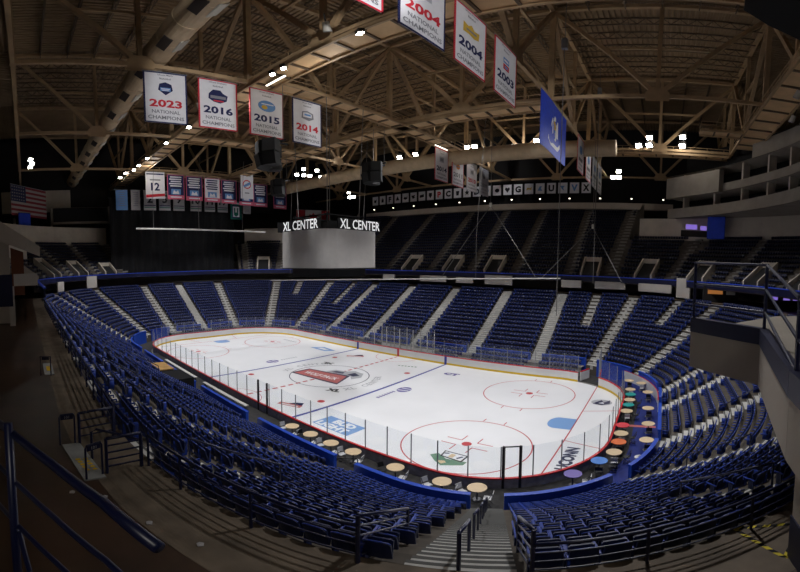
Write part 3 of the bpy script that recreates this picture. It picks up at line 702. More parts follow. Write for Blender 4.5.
for i, (x, y, c, cn, w) in enumerate(right_t):
    put_table(x, y, c, 'round %s rinkside table on the end boards, %s' % (cn, w))
    put_chair(x+.12 if i else x+.75, y-.74 if i else y-.1, R(185) if i else R(-80), 'chair_white' if i % 2 == 0 else 'chair_black', 'folding chair on the near side of %s table %s' % (cn, w))
    if i in (0, 1, 2, 4, 6, 8): put_chair(x+.78, y+.1, R(-90), 'chair_black', 'black folding chair on the carpet side of %s table %s' % (cn, w))
for i, (x, y) in enumerate([(32.7, 6.6), (32.9, 2.0), (33.05, -1.6), (33.05, -4.7)]):
    put_table(x, y, 'table_tan', 'round tan table against the blue end wall, %s from the caution corner' % ordinal(4-i))
    put_chair(x+.1, y-.74, R(180), 'chair_black', 'black folding chair before the %s blue-wall table from the corner' % ordinal(4-i))
t = thing('cloth_bundle', (32.7, -7.0, ZL+.013), 'white bundle on the blue carpet at the curve of the wall', 'bundle'); MB().cyl((0, 0), .22, 0, .55, 14, r1=.3).build('bag', 'chair_white', t); MB().cyl((0, 0), .12, .55, .68, 12, r1=.05).build('knot', 'chair_white', t)

# ------------------------------------------------------------------ scoreboard
sb = thing('scoreboard', (0, 0, 12.2), 'grey centre hung scoreboard with XL CENTER signs hanging over centre ice', 'scoreboard')
def rr2(a, rad, n=8):
    out = []
    for cx, cy, t0 in ((a-rad, -a+rad, -PI/2), (a-rad, a-rad, 0), (-a+rad, a-rad, PI/2), (-a+rad, -a+rad, PI)):
        for k in range(n+1): t = t0+PI/2*k/n; out.append((cx+rad*math.cos(t), cy+rad*math.sin(t)))
    return out
full = rr2(4.2, 1.7)
q = len(full)//4
for k in range(4):
    seg = [full[(k*q+j-q//2) % len(full)] for j in range(q+1)]
    path = []
    for j, p in enumerate(seg):
        a = seg[max(0, j-1)]; b = seg[min(len(seg)-1, j+1)]; d = Vector((b[0]-a[0], b[1]-a[1])).normalized(); path.append((p, (d.y, -d.x)))
    MB().sweep(path, [(-.25, .35), (-.25, 4.35), (0, 4.35), (0, .35)]).build('screen', 'screen_grey', sb)
MB().prism(rr2(3.85, 1.5), .2, 4.2).build('core', 'black', sb); MB().prism(rr2(4.22, 1.7), .22, .34).build('bottom_trim', 'dark_room', sb)
MB().prism(rr2(3.3, 1.3), -.6, .2).build('lower_ring', 'black', sb)
mb = MB()
for x in (-2.6, 2.6):
    mb.bar((x, -3, 4.5), (x, 3, 4.5), .2); mb.bar((-3, x, 4.5), (3, x, 4.5), .2); mb.bar((x, -3, 6.0), (x, 3, 6.0), .15); mb.bar((-3, x, 6.), (3, x, 6.), .15)
    for y in (-2.6, 2.6): mb.bar((x, y, 4.3), (x, y, 6.2), .18)
mb.build('top_frame', 'black', sb); MB().box(-2.2, 2.2, -2.2, 2.2, 4.2, 5.4).build('top_box', 'black', sb)
for ux, o, wd in (((1, 0, 0), (-.1, -4.1, 4.95), 5.9), ((0, 1, 0), (4.1, .9, 4.95), 6.2), ((-1, 0, 0), (.1, 4.1, 4.95), 5.9), ((0, -1, 0), (-4.1, -.9, 4.95), 6.2)):
    mb = MB(); mb.text('XL CENTER', o, ux, (0, 0, 1), 1.02, 0, wd, bold=.012)
    tag(mb.build('sign_lettering', 'white_sign', sb), 'white XL CENTER lettering')
    u_x = Vector(ux); nv = u_x.cross(Vector((0, 0, 1))); MB().bar(Vector(o)-u_x*(wd/2)-nv*.12+Vector((0, 0, -.5)), Vector(o)+u_x*(wd/2)-nv*.12+Vector((0, 0, -.5)), .1).build('sign_rail', 'black', sb); MB().boxax(Vector(o)-nv*.2, u_x*(wd/2+.2), nv*.05, (0, 0, .58)).build('sign_backing', 'black', sb)
for x in (-2.4, 2.4):
    for y in (-2.4, 2.4): MB().tube([(x, y, 6), (x*1.15, y*1.15, 19.6)], .04, 6).build('hoist_cable', 'cable', sb)

# ------------------------------------------------------------------ banners
BM = ['banner_white', 'banner_red', 'banner_navy', 'banner_black', 'banner_blue', 'banner_pink', 'banner_grey', 'banner_green', 'emblem_blue', 'emblem_gold', 'emblem_orange', 'text_grey', 'dim_white', 'cloth_red']
BI = {n: i for i, n in enumerate(BM)}
def banner(name, label, cat, group, o, ux, w, h, base='banner_white', border=None, draw=None, wave=.0, rod=True):
    """o: centre of the top edge; ux: reading direction; the printed side faces ux x z"""
    ux = Vector(ux).normalized(); nrm = ux.cross(Vector((0, 0, 1))); o = Vector(o)
    t = thing(name, o, label, cat, group); mb = MB(); n = 12; th = .02
    def wv(u): return nrm*(wave*math.sin(u*7.))
    for sgn in (1, -1):
        for k in range(n):
            u0, u1 = -w/2+w*k/n, -w/2+w*(k+1)/n; a, b = ux*u0+wv(u0)+nrm*th*sgn, ux*u1+wv(u1)+nrm*th*sgn
            dz = Vector((0, 0, -h)); f = [a+dz, b+dz, b, a]; mb.add(f if sgn > 0 else f[::-1], [(0, 1, 2, 3)], BI[base])
    for k in (-1, 1): mb.boxax(ux*(k*(w/2))+wv(k*w/2)+Vector((0, 0, -h/2)), ux*.02, nrm*th, (0, 0, h/2), BI[border or base])
    if border:
        bw = .032*w; e = nrm*.03
        for (u0, u1, v0, v1) in ((-w/2, w/2, 0, bw), (-w/2, w/2, h-bw, h), (-w/2, -w/2+bw, 0, h), (w/2-bw, w/2, 0, h)):
            mb.add([e+ux*u0-Vector((0, 0, v1)), e+ux*u1-Vector((0, 0, v1)), e+ux*u1-Vector((0, 0, v0)), e+ux*u0-Vector((0, 0, v0))], [(0, 1, 2, 3)], BI[border])
    if draw:
        class D:
            def t(s, txt, u, v, hh, m, maxw=None, bold=.02, up=0, fit=None): mb.text(txt, nrm*(.035+up)+ux*(u*w)-Vector((0, 0, v*h)), ux, (0, 0, 1), hh*h, BI[m], width=fit*w if fit else None, maxw=None if fit else (maxw or .9)*w, bold=bold)
            def p(s, poly, m, up=0): mb.add([nrm*(.032+up)+ux*(u*w)-Vector((0, 0, v*h))+wv(u*w) for u, v in poly], [tuple(range(len(poly)))], BI[m])
        draw(D())
    mb.build('cloth', BM, t)
    if rod: MB().tube([ux*(-w/2-.1)+Vector((0, 0, .03)), ux*(w/2+.1)+Vector((0, 0, .03))], .045, 6).build('hanging_rod', 'post_grey', t)
    return t
def champ(year, ycol, head, emb):
    def f(d):
        d.t("UConn "+head, 0, .055, .036, 'text_grey', .80); d.t('Basketball', 0, .13, .036, 'text_grey', .55)
        e = emb
        if e == 'hex': d.p([(-.14, .24), (0, .2), (.14, .24), (.17, .36), (.0, .46), (-.17, .36)], 'banner_navy'); d.p([(-.12, .31), (.12, .31), (.12, .38), (-.12, .38)], 'emblem_blue', .002); d.p(rect(-.1, .1, .33, .345), 'banner_white', .004); d.p(rect(-.08, .08, .36, .372), 'banner_white', .004)
        if e == 'dark': d.p([(-.13, .21), (.06, .21), (.13, .27), (.25, .31), (.22, .42), (.05, .48), (-.12, .46), (-.25, .4), (-.24, .3)], 'banner_navy'); d.p(rect(-.2, .2, .33, .39), 'text_grey', .002); d.p(rect(-.12, .14, .42, .45), 'banner_red', .004)
        if e == 'blue': d.p(ell(0, .35, .26, .12, 20), 'emblem_blue'); d.p(ell(-.07, .38, .09, .045, 14), 'emblem_gold', .002); d.p(rect(-.16, .2, .30, .32), 'banner_white', .003)
        if e == 'state': d.p([(-.18, .27), (.0, .24), (.2, .28), (.22, .4), (.05, .46), (-.2, .42)], 'text_grey'); d.p([(-.14, .29), (.0, .27), (.15, .3), (.16, .38), (-.15, .39)], 'banner_white', .002); d.p(rect(-.1, .12, .31, .35), 'emblem_blue', .004)
        if e == 'gold': d.p([(-.25, .27), (-.1, .3), (0, .25), (.1, .31), (.26, .29), (.24, .42), (.08, .45), (-.08, .43), (-.26, .44)], 'emblem_gold'); d.p(rect(-.16, .16, .35, .38), 'text_grey', .002)
        if e == 'ball': d.p(ell(0, .34, .17, .09, 18), 'emblem_orange'); d.p(rect(-.15, .15, .32, .36), 'text_grey', .002)
        if e == 'sq': d.p(rect(-.13, .13, .26, .36), 'emblem_blue'); d.p(rect(-.13, .13, .38, .48), 'banner_red'); d.p(rect(-.1, .1, .29, .33), 'banner_white', .002); d.p(rect(-.07, .07, .41, .45), 'emblem_blue', .002)
        if e == 'plain': d.p(rect(-.17, .17, .24, .42), 'banner_grey'); d.p(rect(-.12, .12, .28, .38), 'text_grey', .002)
        d.t(year, 0, .625, .15, ycol, fit=.76, bold=.035); d.t('NATIONAL', 0, .785, .068, 'text_grey', fit=.66); d.t('CHAMPIONS', 0, .895, .068, 'text_grey', fit=.84)
    return f
GCH = 'national championship banners'
XA, XB = .95, 21.95
W_, H_ = 3.85, 5.2
for y, yr, col, bd, hd, em, lab in ((-18.95, '2023', 'banner_red', 'banner_navy', "Men's", 'hex', 'white banner with red 2023 and navy border, first of the four in the row'), (-14.0, '2016', 'banner_navy', 'banner_red', "Women's", 'dark', 'white banner with navy 2016 and red border beside the 2023 banner'),
        (-8.8, '2015', 'banner_navy', 'banner_red', "Women's", 'blue', 'white banner with navy 2015, red border and light blue emblem'), (-3.8, '2014', 'banner_red', 'banner_navy', "Men's", 'state', 'white banner with red 2014 and navy border beside the 2015 banner'),
        (22.3, '2014', 'banner_navy', 'banner_red', "Women's", 'plain', 'small distant white banner with navy 2014 beyond the catwalk corner'), (27.4, '2011', 'text_grey', 'banner_red', "Men's", 'ball', 'small distant white banner with an orange ball emblem'),
        (32.4, '2010', 'banner_red', 'banner_grey', "Women's", 'plain', 'dim grey distant banner just past the orange ball one'), (37.3, '2009', 'text_grey', 'banner_grey', "Women's", 'plain', 'dimmest grey distant banner, last of its row')):
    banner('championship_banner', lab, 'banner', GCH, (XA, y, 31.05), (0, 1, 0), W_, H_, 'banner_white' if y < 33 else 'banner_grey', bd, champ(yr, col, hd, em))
for y, yr, col, bd, hd, em, lab in ((-19.1, '2013', 'banner_navy', 'banner_red', "Women's", 'plain', 'red bordered banner cut off by the top edge, before the 2004 banners'), (-13.95, '2004', 'banner_red', 'banner_navy', "Men's", 'plain', 'white banner with large red 2004 and navy border'),
        (-8.87, '2004', 'banner_navy', 'banner_red', "Women's", 'gold', 'white banner with navy 2004, red border and gold emblem'), (-3.4, '2003', 'banner_navy', 'banner_red', "Women's", 'sq', 'white banner with navy 2003 and red border next to the blue flag'),
        (23.1, '2002', 'text_grey', 'banner_red', "Women's", 'plain', 'narrow-looking white banner just past the blue flag'), (28.8, '2000', 'text_grey', 'banner_red', "Women's", 'plain', 'second white banner past the blue flag'), (34.2, '1999', 'text_grey', 'banner_grey', "Men's", 'plain', 'third white banner past the blue flag, plainer border'), (39.4, '1995', 'text_grey', 'banner_grey', "Women's", 'plain', 'fourth and last white banner past the blue flag')):
    dr = champ(yr, col, hd, em)
    if y > 20:
        def dr(d, em=em): d.p(ell(0, .35, .2, .13, 16), 'emblem_blue'); d.p(rect(-.3, .3, .58, .68), 'text_grey'); d.p(rect(-.28, .28, .75, .79), 'banner_grey'); d.p(rect(-.3, .3, .86, .9), 'banner_grey')
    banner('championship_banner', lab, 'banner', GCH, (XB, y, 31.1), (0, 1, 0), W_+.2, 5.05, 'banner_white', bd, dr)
def ctflag(d):
    d.p([(-.06, .24), (-.02, .2), (.02, .26), (.05, .22), (.07, .32), (.1, .42), (.09, .62), (.03, .72), (-.03, .68), (-.08, .56), (-.1, .42)], 'banner_white'); d.p([(-.05, .36), (.0, .33), (.05, .38), (.04, .5), (-.04, .5)], 'emblem_gold', .002)
    d.p([(-.13, .34), (-.08, .3), (-.07, .6), (-.12, .66), (-.15, .5)], 'banner_white', .001); d.p([(.09, .3), (.14, .28), (.15, .5), (.12, .64), (.08, .6)], 'banner_white', .001); d.p([(-.07, .22), (-.09, .12), (-.04, .2)], 'banner_white', .001)
    for k in range(3): d.p(ell(-.03+.035*k, .56-.03*(k % 2), .012, .03, 8), 'emblem_blue', .004)
    d.p([(-.24, .70), (-.14, .78), (.14, .78), (.24, .68), (.25, .76), (.15, .86), (-.15, .86), (-.25, .78)], 'banner_white')
banner('state_flag', 'large royal blue flag with white shield and ribbon hanging past the 2003 banner', 'flag', None, (XB-.3, 10.9, 31.3), (0, 1, 0), 9.9, 6.1, 'banner_blue', None, ctflag, wave=.06)
# row in the distance above the curtain
def rowdraw(kind):
    def f(d):
        if kind == '12':
            d.p(rect(-.46, .46, .05, .1), 'banner_navy'); d.p(rect(-.28, .28, .27, .32), 'text_grey'); d.t('12', 0, .55, .30, 'banner_navy', .7, .03); d.p([(-.5, .86), (.5, .80), (.5, .9), (-.5, .97)], 'banner_red')
        if kind in ('pink', 'white'):
            a = 'banner_white' if kind == 'pink' else 'banner_navy'
            for k, w in enumerate((.34, .38, .30, .40, .33)): d.p(rect(-w, w-.05*(k % 2), .07+.09*k, .12+.09*k), a)
            d.p(rect(-.28, .28, .58, .80), 'emblem_blue'); d.p([(-.2, .78), (-.12, .62), (0, .7), (.12, .62), (.2, .78)], 'banner_white', .002); d.p(rect(-.47, .47, .83, .98), 'banner_pink'); d.p(rect(-.33, .33, .88, .93), 'banner_white', .002)
        if kind == 'logo':
            d.p(ell(0, .45, .33, .17, 18), 'banner_red'); d.p(ell(0, .45, .27, .13, 18), 'banner_white', .002); d.p([(-.3, .5), (.25, .34), (.3, .44), (-.24, .58)], 'emblem_blue', .004); d.p(rect(-.18, .18, .76, .8), 'text_grey'); d.p(rect(-.3, .3, .1, .13), 'text_grey')
        if kind.isdigit() and kind != '12':
            d.t(kind, 0, .42, .42, 'banner_black', .75, .03); d.p(rect(-.47, .47, .74, .78), 'banner_navy'); d.p(rect(-.3, .3, .07, .12), 'text_grey'); d.p(rect(-.47, .47, .84, .88), 'banner_green')
        if kind == 'list':
            for k in range(7): d.p(rect(-.3+.04*(k % 3), .3-.05*(k % 2), .1+.11*k, .13+.11*k), 'text_grey')
        if kind == 'green':
            d.p(rect(-.36, .36, .2, .92), 'banner_navy'); d.p(rect(-.3, .3, .26, .86), 'banner_white', .002); d.p([(-.2, .34), (-.08, .34), (-.08, .6), (.08, .6), (.08, .34), (.2, .34), (.2, .75), (.0, .84), (-.2, .75)], 'banner_green', .004); d.p(rect(-.4, .4, .06, .12), 'banner_white')
    return f
XC = -40.3
banner('jersey_banner', 'white banner with navy 12 and red stripe, first in the distant row', 'banner', 'distant banners above the black curtain', (XC, -6.2, 31.3), (0, 1, 0), 3.8, 5.3, 'banner_white', None, rowdraw('12'))
pk = [(-2.0, 'pink', 'navy and pink banner with white lettering beside the number 12 banner'), (1.9, 'pink', 'second navy and pink banner from the number 12 banner'), (5.85, 'white', 'white and pink banner with navy lettering among the navy ones'), (9.7, 'pink', 'navy and pink banner beside the white one with round logo'), (14.0, 'pink', 'navy and pink banner partly hidden behind the round logo banner'), (17.4, 'pink', 'navy and pink banner just past the round logo banner'), (22.6, 'pink', 'lone navy and pink banner nearest the scoreboard')]
for y, k, lab in pk: banner('conference_banner', lab, 'banner', 'distant banners above the black curtain', (XC+(.0 if y != 14.0 else -.3), y, 30.9-.03*y), (0, 1, 0), 3.5, 5.0, 'banner_navy' if k == 'pink' else 'banner_white', 'banner_pink', rowdraw(k))
banner('logo_banner', 'white banner with round red and blue logo hanging in front of the navy row', 'banner', 'distant banners above the black curtain', (XC+2.2, 12.7, 32.1), (0, 1, 0), 3.0, 5.6, 'banner_white', None, rowdraw('logo'))
XD = -46.6
for y, w, k, base, lab in ((-11.3, 2.4, 'list', 'emblem_blue', 'pale blue banner with lines of lettering at the end of the number row'), (-8.4, 1.9, 'list', 'dim_white', 'pale pinkish narrow banner beside the pale blue one'), (-5.35, 2.6, '2', 'dim_white', 'white retired number banner reading 2'), (-2.1, 2.5, '5', 'dim_white', 'white retired number banner reading 5'),
        (1.05, 2.5, '9', 'dim_white', 'white retired number banner reading 9'), (5.0, 2.6, '10', 'dim_white', 'white retired number banner reading 10'), (8.3, 2.5, '11', 'dim_white', 'white retired number banner reading 11'), (11.5, 2.5, '19', 'dim_white', 'white retired number banner reading 19'),
        (14.9, 2.8, 'green', 'banner_green', 'green banner with white emblem at the end of the number row'), (17.8, 2.0, 'list', 'dim_white', 'small pale banner beside the green one')):
    banner('retired_number_banner' if k.isdigit() else 'hockey_banner', lab, 'banner', 'hockey banners below the navy row', (XD, y, 28.8 if y < 13 else 27.1), (0, 1, 0), w, 4.2 if y < 13 else (4.0 if k == 'green' else 2.6), base, None, rowdraw(k))
# square school logos under the far truss
glyph = ['bird', 'flame', 'F', 'tree', 'wave', 'wing', 'bar', 'shield', 'P', 'C', 'net', 'star', 'D', 'ring', 'paw', 'heart', 'G', 'paint', 'knight', 'U', 'hawk', 'V', 'X']
shape = {'bird': [(-.25, .6), (-.1, .3), (.05, .45), (.28, .25), (.12, .7), (-.05, .75)], 'flame': [(-.2, .75), (-.15, .4), (0, .2), (.05, .42), (.2, .3), (.2, .75)], 'tree': [(-.3, .7), (0, .2), (.3, .7)], 'wave': [(-.32, .6), (-.1, .35), (.1, .5), (.32, .3), (.3, .6), (0, .72)], 'wing': [(-.34, .35), (.3, .3), (.1, .5), (.3, .55), (-.1, .72)], 'bar': [(-.32, .4), (.3, .3), (.32, .6), (-.3, .68)],
         'shield': [(-.22, .25), (.22, .25), (.22, .55), (0, .8), (-.22, .55)], 'net': [(-.2, .3), (.25, .3), (.15, .75), (-.15, .75)], 'star': [(0, .18), (.1, .42), (.32, .45), (.14, .58), (.2, .8), (0, .66), (-.2, .8), (-.14, .58), (-.32, .45), (-.1, .42)], 'ring': ell(0, .5, .26, .25, 14), 'paw': ell(.02, .52, .28, .2, 10), 'heart': [(0, .78), (-.3, .45), (-.2, .26), (0, .36), (.2, .26), (.3, .45)],
         'paint': [(-.32, .62), (-.2, .38), (.1, .45), (.32, .3), (.26, .62), (0, .55)], 'knight': [(-.28, .7), (-.05, .3), (.22, .28), (.1, .5), (.28, .72)], 'hawk': [(-.28, .3), (.2, .3), (.05, .5), (.16, .75), (-.1, .6)]}
words_ = {'F': 'grey letter mark', 'P': 'dark letter P', 'C': 'dark letter C', 'D': 'dark letter D', 'G': 'black letter G', 'U': 'dark letter U', 'V': 'blue letter V', 'X': 'black letter X'}
for k, g in enumerate(glyph):
    x = -37.4+k*(54.6/22)
    def dr(d, g=g, k=k):
        c = 'banner_red' if k == 8 else 'emblem_blue' if g in ('V', 'knight', 'hawk', 'ring') else 'emblem_gold' if g == 'paint' else 'banner_black'
        if len(g) == 1: d.t(g, 0, .5, .62, c, .7, .05)
        else: d.p(shape[g], c)
    what = words_.get(g, 'dark %s shaped mark' % g)
    banner('logo_banner', 'small square white banner with %s, %s from the wide catwalk end' % (what, ordinal(len(glyph)-k)), 'banner', 'square logo banners along the far balcony', (x, 51.6, 30.7), (1, 0, 0), 1.95, 2.35, 'banner_white', 'banner_grey', dr, rod=False)
# flags
us = thing('national_flag', (-46, -33.4, 30.4), 'dim red and white striped flag with starred blue canton on the end wall', 'flag')
d = Vector((-9.8, 7.4, 0)); mb = MB(); nr = Vector((.6, .8, 0))*.02
def fq(u0, u1, v0, v1, mi, e=0):
    n_ = d.cross(Vector((0, 0, 1))).normalized()*(.02+e)
    for s_ in (1, -1): mb.add([d*u0+n_*s_-Vector((0, 0, v1)), d*u1+n_*s_-Vector((0, 0, v1)), d*u1+n_*s_-Vector((0, 0, v0)), d*u0+n_*s_-Vector((0, 0, v0))], [(0, 1, 2, 3)], mi)
for k in range(13): fq(0, 1, 6.3*k/13, 6.3*(k+1)/13, k % 2)
fq(0, .4, 0, 6.3*7/13, 2, .01)
for r in range(5):
    for c in range(6): fq(.03+.06*c, .05+.06*c, .25+.65*r, .5+.65*r, 1, .02)
mb.build('cloth', ['flag_red', 'flag_white', 'flag_blue'], us); MB().tube([(0, 0, .05), d+Vector((0, 0, .05))], .06, 6).build('hanging_rod', 'post_grey', us)
def leaf(d_):
    d_.p(rect(-.5, -.24, 0, 1), 'cloth_red'); d_.p(rect(.24, .5, 0, 1), 'cloth_red'); d_.p([(0, .15), (.05, .3), (.13, .28), (.1, .5), (.17, .48), (.08, .68), (.01, .68), (.01, .85), (-.01, .85), (-.01, .68), (-.08, .68), (-.17, .48), (-.1, .5), (-.13, .28), (-.05, .3)], 'cloth_red', .003)
banner('national_flag', 'red and white flag with a leaf hanging behind the scoreboard', 'flag', None, (-45, 36.4, 26.4), (.35, .94, 0), 9.0, 4.0, 'dim_white', None, leaf, rod=True)

# ------------------------------------------------------------------ floodlights
def mk_lamp():
    t = thing('floodlight', (0, 0, 0), 'x', 'floodlight', 'lit floodlights under the roof')
    hs = MB().boxax((0, 0, 0), (.5, 0, 0), (0, .28, 0), (0, 0, .38)).build('housing', 'lamp_body', t)
    MB().boxax((0, -.29, 0), (.44, 0, 0), (0, .015, 0), (0, 0, .32)).build('lens', 'lamp_lens', hs)
    MB().bar((-.55, 0, 0), (-.55, 0, .6), .06).bar((.55, 0, 0), (.55, 0, .6), .06).bar((-.55, 0, .6), (.55, 0, .6), .06).build('yoke', 'lamp_body', t); return t
lamp0 = None
def lamp(x, y, z, tgt, lab, k=1.):
    global lamp0
    if lamp0 is None: lamp0 = mk_lamp(); o = lamp0
    else: o = copy_tree(lamp0)
    o.location = (x, y, z); dv = Vector(tgt)-Vector((x, y, z)); o.rotation_euler = dv.to_track_quat('-Y', 'Z').to_euler(); o['label'] = lab; o.scale = (k, k, k)
fl = [(-13.6, 33.8), (-9.9, 33.9), (-13.6, 32.6), (-10.4, 32.7), (-.7, 32.4), (.8, 33.8), (2.2, 33.8), (.9, 32.6), (2.4, 32.5), (3.7, 32.5), (13.1, 33.8), (13.3, 32.6), (19.5, 32.6), (23.1, 32.5), (29.2, 32.5), (30.8, 33.9), (30.8, 32.6), (35.8, 34.2), (35.8, 32.7)]
for i, (x, z) in enumerate(fl): lamp(x, 31.0, z, (x*.55, -10, 4), 'lit floodlight on the far catwalk, %s counting from the wide catwalk end' % ordinal(len(fl)-i))
for i, (x, y, z) in enumerate([(24.0, 50., 32.8), (22.9, 50., 31.5), (24.1, 50., 31.5)]): lamp(x, y, z, (x, 10, 8), 'lit floodlight of the small far trio behind white banners, %s' % ['topmost', 'lower one nearer the banners', 'lower one nearer the suites'][i])
for i, (x, y, z) in enumerate([(-45.6, 50., 32.8), (-45.3, 50., 31.3), (-43.9, 50., 31.3)]): lamp(x, y, z, (-10, 0, 8), 'lit floodlight of the trio above the scoreboard, %s' % ['topmost', 'lower one toward pink banners', 'lower one toward logo banners'][i])
for i, (y, z) in enumerate([(19.3, 31.0), (21.1, 31.1), (22.7, 31.2), (21.1, 32.4), (24.6, 32.6), (25.6, 31.3), (34.3, 33.5)]): lamp(-30, y, z, (5, -8, 6), 'lit floodlight behind the black speaker clusters, %s of that row' % ordinal(i+1), .8)
for i, (x, z) in enumerate([(-49.5, 32.2), (-44.6, 32.), (-38.4, 31.2), (-35.2, 31.3), (-30.2, 31.3), (-21.1, 31.3), (-12.9, 31.1), (-2.2, 31.1), (4.6, 31.1), (6.2, 31.1), (14.7, 31.)]): lamp(x, -10.9 if x < 0 else -10.7, z, (x*.6+8, -6, 2), 'lit floodlight under the long near catwalk, %s from its far end' % ordinal(i+1), .62)
for i, (y, z) in enumerate([(-29.2, 36.4), (-29.0, 35.5), (-29.3, 34.7)]): lamp(-50, y, z, (0, -10, 4), 'lit floodlight at the far end above the striped flag, %s of three' % ordinal(i+1))
# unlit spotlights beside the wide catwalk
sp0 = None
for i, (x, y, z) in enumerate([(40.2, -8, 34), (44.8, 4, 30.8), (46.3, 10, 30.6), (47.2, -2., 30.8), (12.2, -11.4, 32.4), (-8.6, -11.4, 32.4)]):
    lab = 'unlit round spotlight %s' % ['inside the rail of the wide catwalk', 'below the wide catwalk, lowest', 'below the wide catwalk, nearest suites', 'outside the wide catwalk, highest', 'on the near catwalk beside 2004 banner', 'on the near catwalk above 2015 banner'][i]
    if sp0 is None:
        sp0 = thing('spotlight', (0, 0, 0), lab, 'spotlight', 'unlit spotlights'); MB().cyl((0, 0), .32, -.5, .35, 18, r1=.25).build('barrel', 'duct_grille', sp0); MB().cyl((0, 0), .29, -.53, -.5, 18).build('lens', 'post_grey', sp0); MB().bar((0, 0, .3), (0, 0, 1.1), .08).build('hanger', 'lamp_body', sp0); o = sp0
    else: o = copy_tree(sp0); o['label'] = lab
    o.location = (x, y, z); o.rotation_euler = (R(25), R(15), 0)
# linear strip fixtures on catwalk undersides
for i, (p, q, lab) in enumerate([((1.7, -9.3, 31.2), (4.6, -9.3, 31.2), 'glowing strip light under the near catwalk by the 2016 banner'), ((1.2, 20., 31.2), (1.2, 23.5, 31.2), 'glowing strip light along the catwalk toward small 2014 banner')]):
    t = thing('strip_light', p, lab, 'strip light'); d_ = Vector(q)-Vector(p); MB().bar((0, 0, .1), d_+Vector((0, 0, .1)), .3, .1).build('tray', 'lamp_body', t); MB().bar((0, 0, 0), d_, .2, .08).build('tube', 'strip_lens', t)

# ------------------------------------------------------------------ speaker clusters, pipes, cables
def cluster(x, y, z, lab, top=31.5):
    t = thing('speaker_cluster', (x, y, z), lab, 'speaker cluster', 'black speaker clusters')
    for k, a in enumerate((-70, -25, 25, 70)):
        for j in range(2):
            c = Vector((1.5*math.sin(R(a-40)), -1.5*math.cos(R(a-40)), -1.35*j)); an = R(a-40); ux = Vector((math.cos(an), math.sin(an), 0)); uy = Vector((-math.sin(an), math.cos(an), 0))
            MB().boxax(c, ux*.66, uy*.6, Vector((0, 0, .62))-uy*.14*j).build('speaker_box', 'speaker', t)
    MB().box(-1.2, 1.2, -.08, .08, .6, .78).box(-.08, .08, -1.2, 1.2, .6, .78).build('frame', 'post_black', t)
    for s_ in (-.9, .9): MB().tube([(s_, 0, .7), (s_, 0, top-z)], .035, 6).build('hoist_cable', 'cable', t)
cluster(-.8, 9.6, 25.6, 'black speaker cluster hung below the catwalk corner near the scoreboard'); cluster(1.4, -7.9, 24.6, 'black speaker cluster beneath the 2015 banner'); cluster(-21.8, 9.9, 26.6, 'black speaker cluster beside the lone pink banner')
for p, q, lab in (((-27., -14.0, 18.9), (-27., 9.6, 18.6), 'white lighting pipe hung before the black curtain'), ((-32, 14.0, 9.6), (22, 14.0, 11.6), 'long white lighting pipe hung before the far white panels')):
    t = thing('lighting_pipe', p, lab, 'lighting pipe'); d_ = Vector(q)-Vector(p); MB().tube([(0, 0, 0), d_], .13 if p[0] == -27. else .07, 8).build('pipe', 'pole_white', t)
    for k in (.12, .45, .8): MB().tube([d_*k, d_*k+Vector((0, 0, 5.5)), d_*(k+.02)+Vector((0, 0, 31.5-p[2]))], .03, 5).build('cable', 'cable', t)
for i, (x, y, z, lab) in enumerate([(24.3, 4., 8.6, 'long thin hanging cable with hoist in front of the far roof bay'), (24.6, 21., 10.8, 'long thin hanging cable near the far corner aisle')]):
    t = thing('hoist_cable', (x, y, z), lab, 'cable'); MB().tube([(0, 0, 0), (0, 0, 42-z)], .035, 6).build('wire', 'cable', t); MB().box(-.25, .25, -.25, .25, 26, 27.2).build('hoist_motor', 'post_grey', t)
for i, (a, b, c) in enumerate([((9.4, 22, 21.5), (2.6, 20, 11.0), (17., 20, 11.5)), ((23.8, 24, 18.5), (17.3, 22, 11.3), (28.2, 22, 11.2))]):
    t = thing('rigging_bridle', a, 'thin cable bridle over the upper seats %s' % ['in line with the dim grey banners', 'below the X banner'][i], 'cable'); a_ = Vector(a)
    MB().tube([(0, 0, 0), Vector(b)-a_], .04, 5).build('cable_leg', 'cable', t); MB().tube([(0, 0, 0), Vector(c)-a_], .04, 5).build('cable_leg', 'cable', t); MB().tube([(0, 0, 0), (0, 0, 31.5-a[2])], .03, 5).build('cable_drop', 'cable', t); MB().box(-.15, .15, -.15, .15, -.2, .4).build('shackle', 'duct_grille', t)

# ------------------------------------------------------------------ upper bowl fronts, panels, vomitories
UA, UB = ('NR', 80.), ('N', -1.)
struct(MB().sweep(ring(25.15, UA, UB), [(0, 10.75), (0, 11.55), (.16, 11.55), (.16, 10.75)]).build('wall_upper_front', 'wall_navy'))
struct(MB().sweep(ring(25.12, UA, UB), [(-.03, 11.5), (-.03, 11.62), (.2, 11.62), (.2, 11.5)]).build('trim_upper_front', 'blue_led'))
mb = MB(); A = ring(25.3, UA, UB); B = ring(33.5, UA, UB); mb.strip([(p[0], p[1], 10.7) for p, o in A], [(p[0], p[1], 10.7) for p, o in B]); struct(mb.build('ceiling_concourse', 'dark_room'))
def panel(x0, x1, z0, z1, y=28.95):
    struct(MB().box(x0, x1, y, y+.25, z0, z1).build('wall_panel', 'white_panel'))
for x0, x1, z0, z1 in ((-16., -13.2, 9.8, 10.8), (-7.4, -2.0, 9.75, 10.8), (0, 3.2, 9.75, 10.65), (5.4, 10.2, 9.7, 11.2), (18.3, 21.4, 9.75, 10.85), (23.5, 28.1, 9.75, 10.85)): panel(x0, x1, z0, z1)
def ringpanel(a, b, z0, z1, r=24.95): struct(MB().sweep(ring(r, a, b), [(0, z0), (0, z1), (.2, z1), (.2, z0)]).build('wall_panel', 'white_panel'))
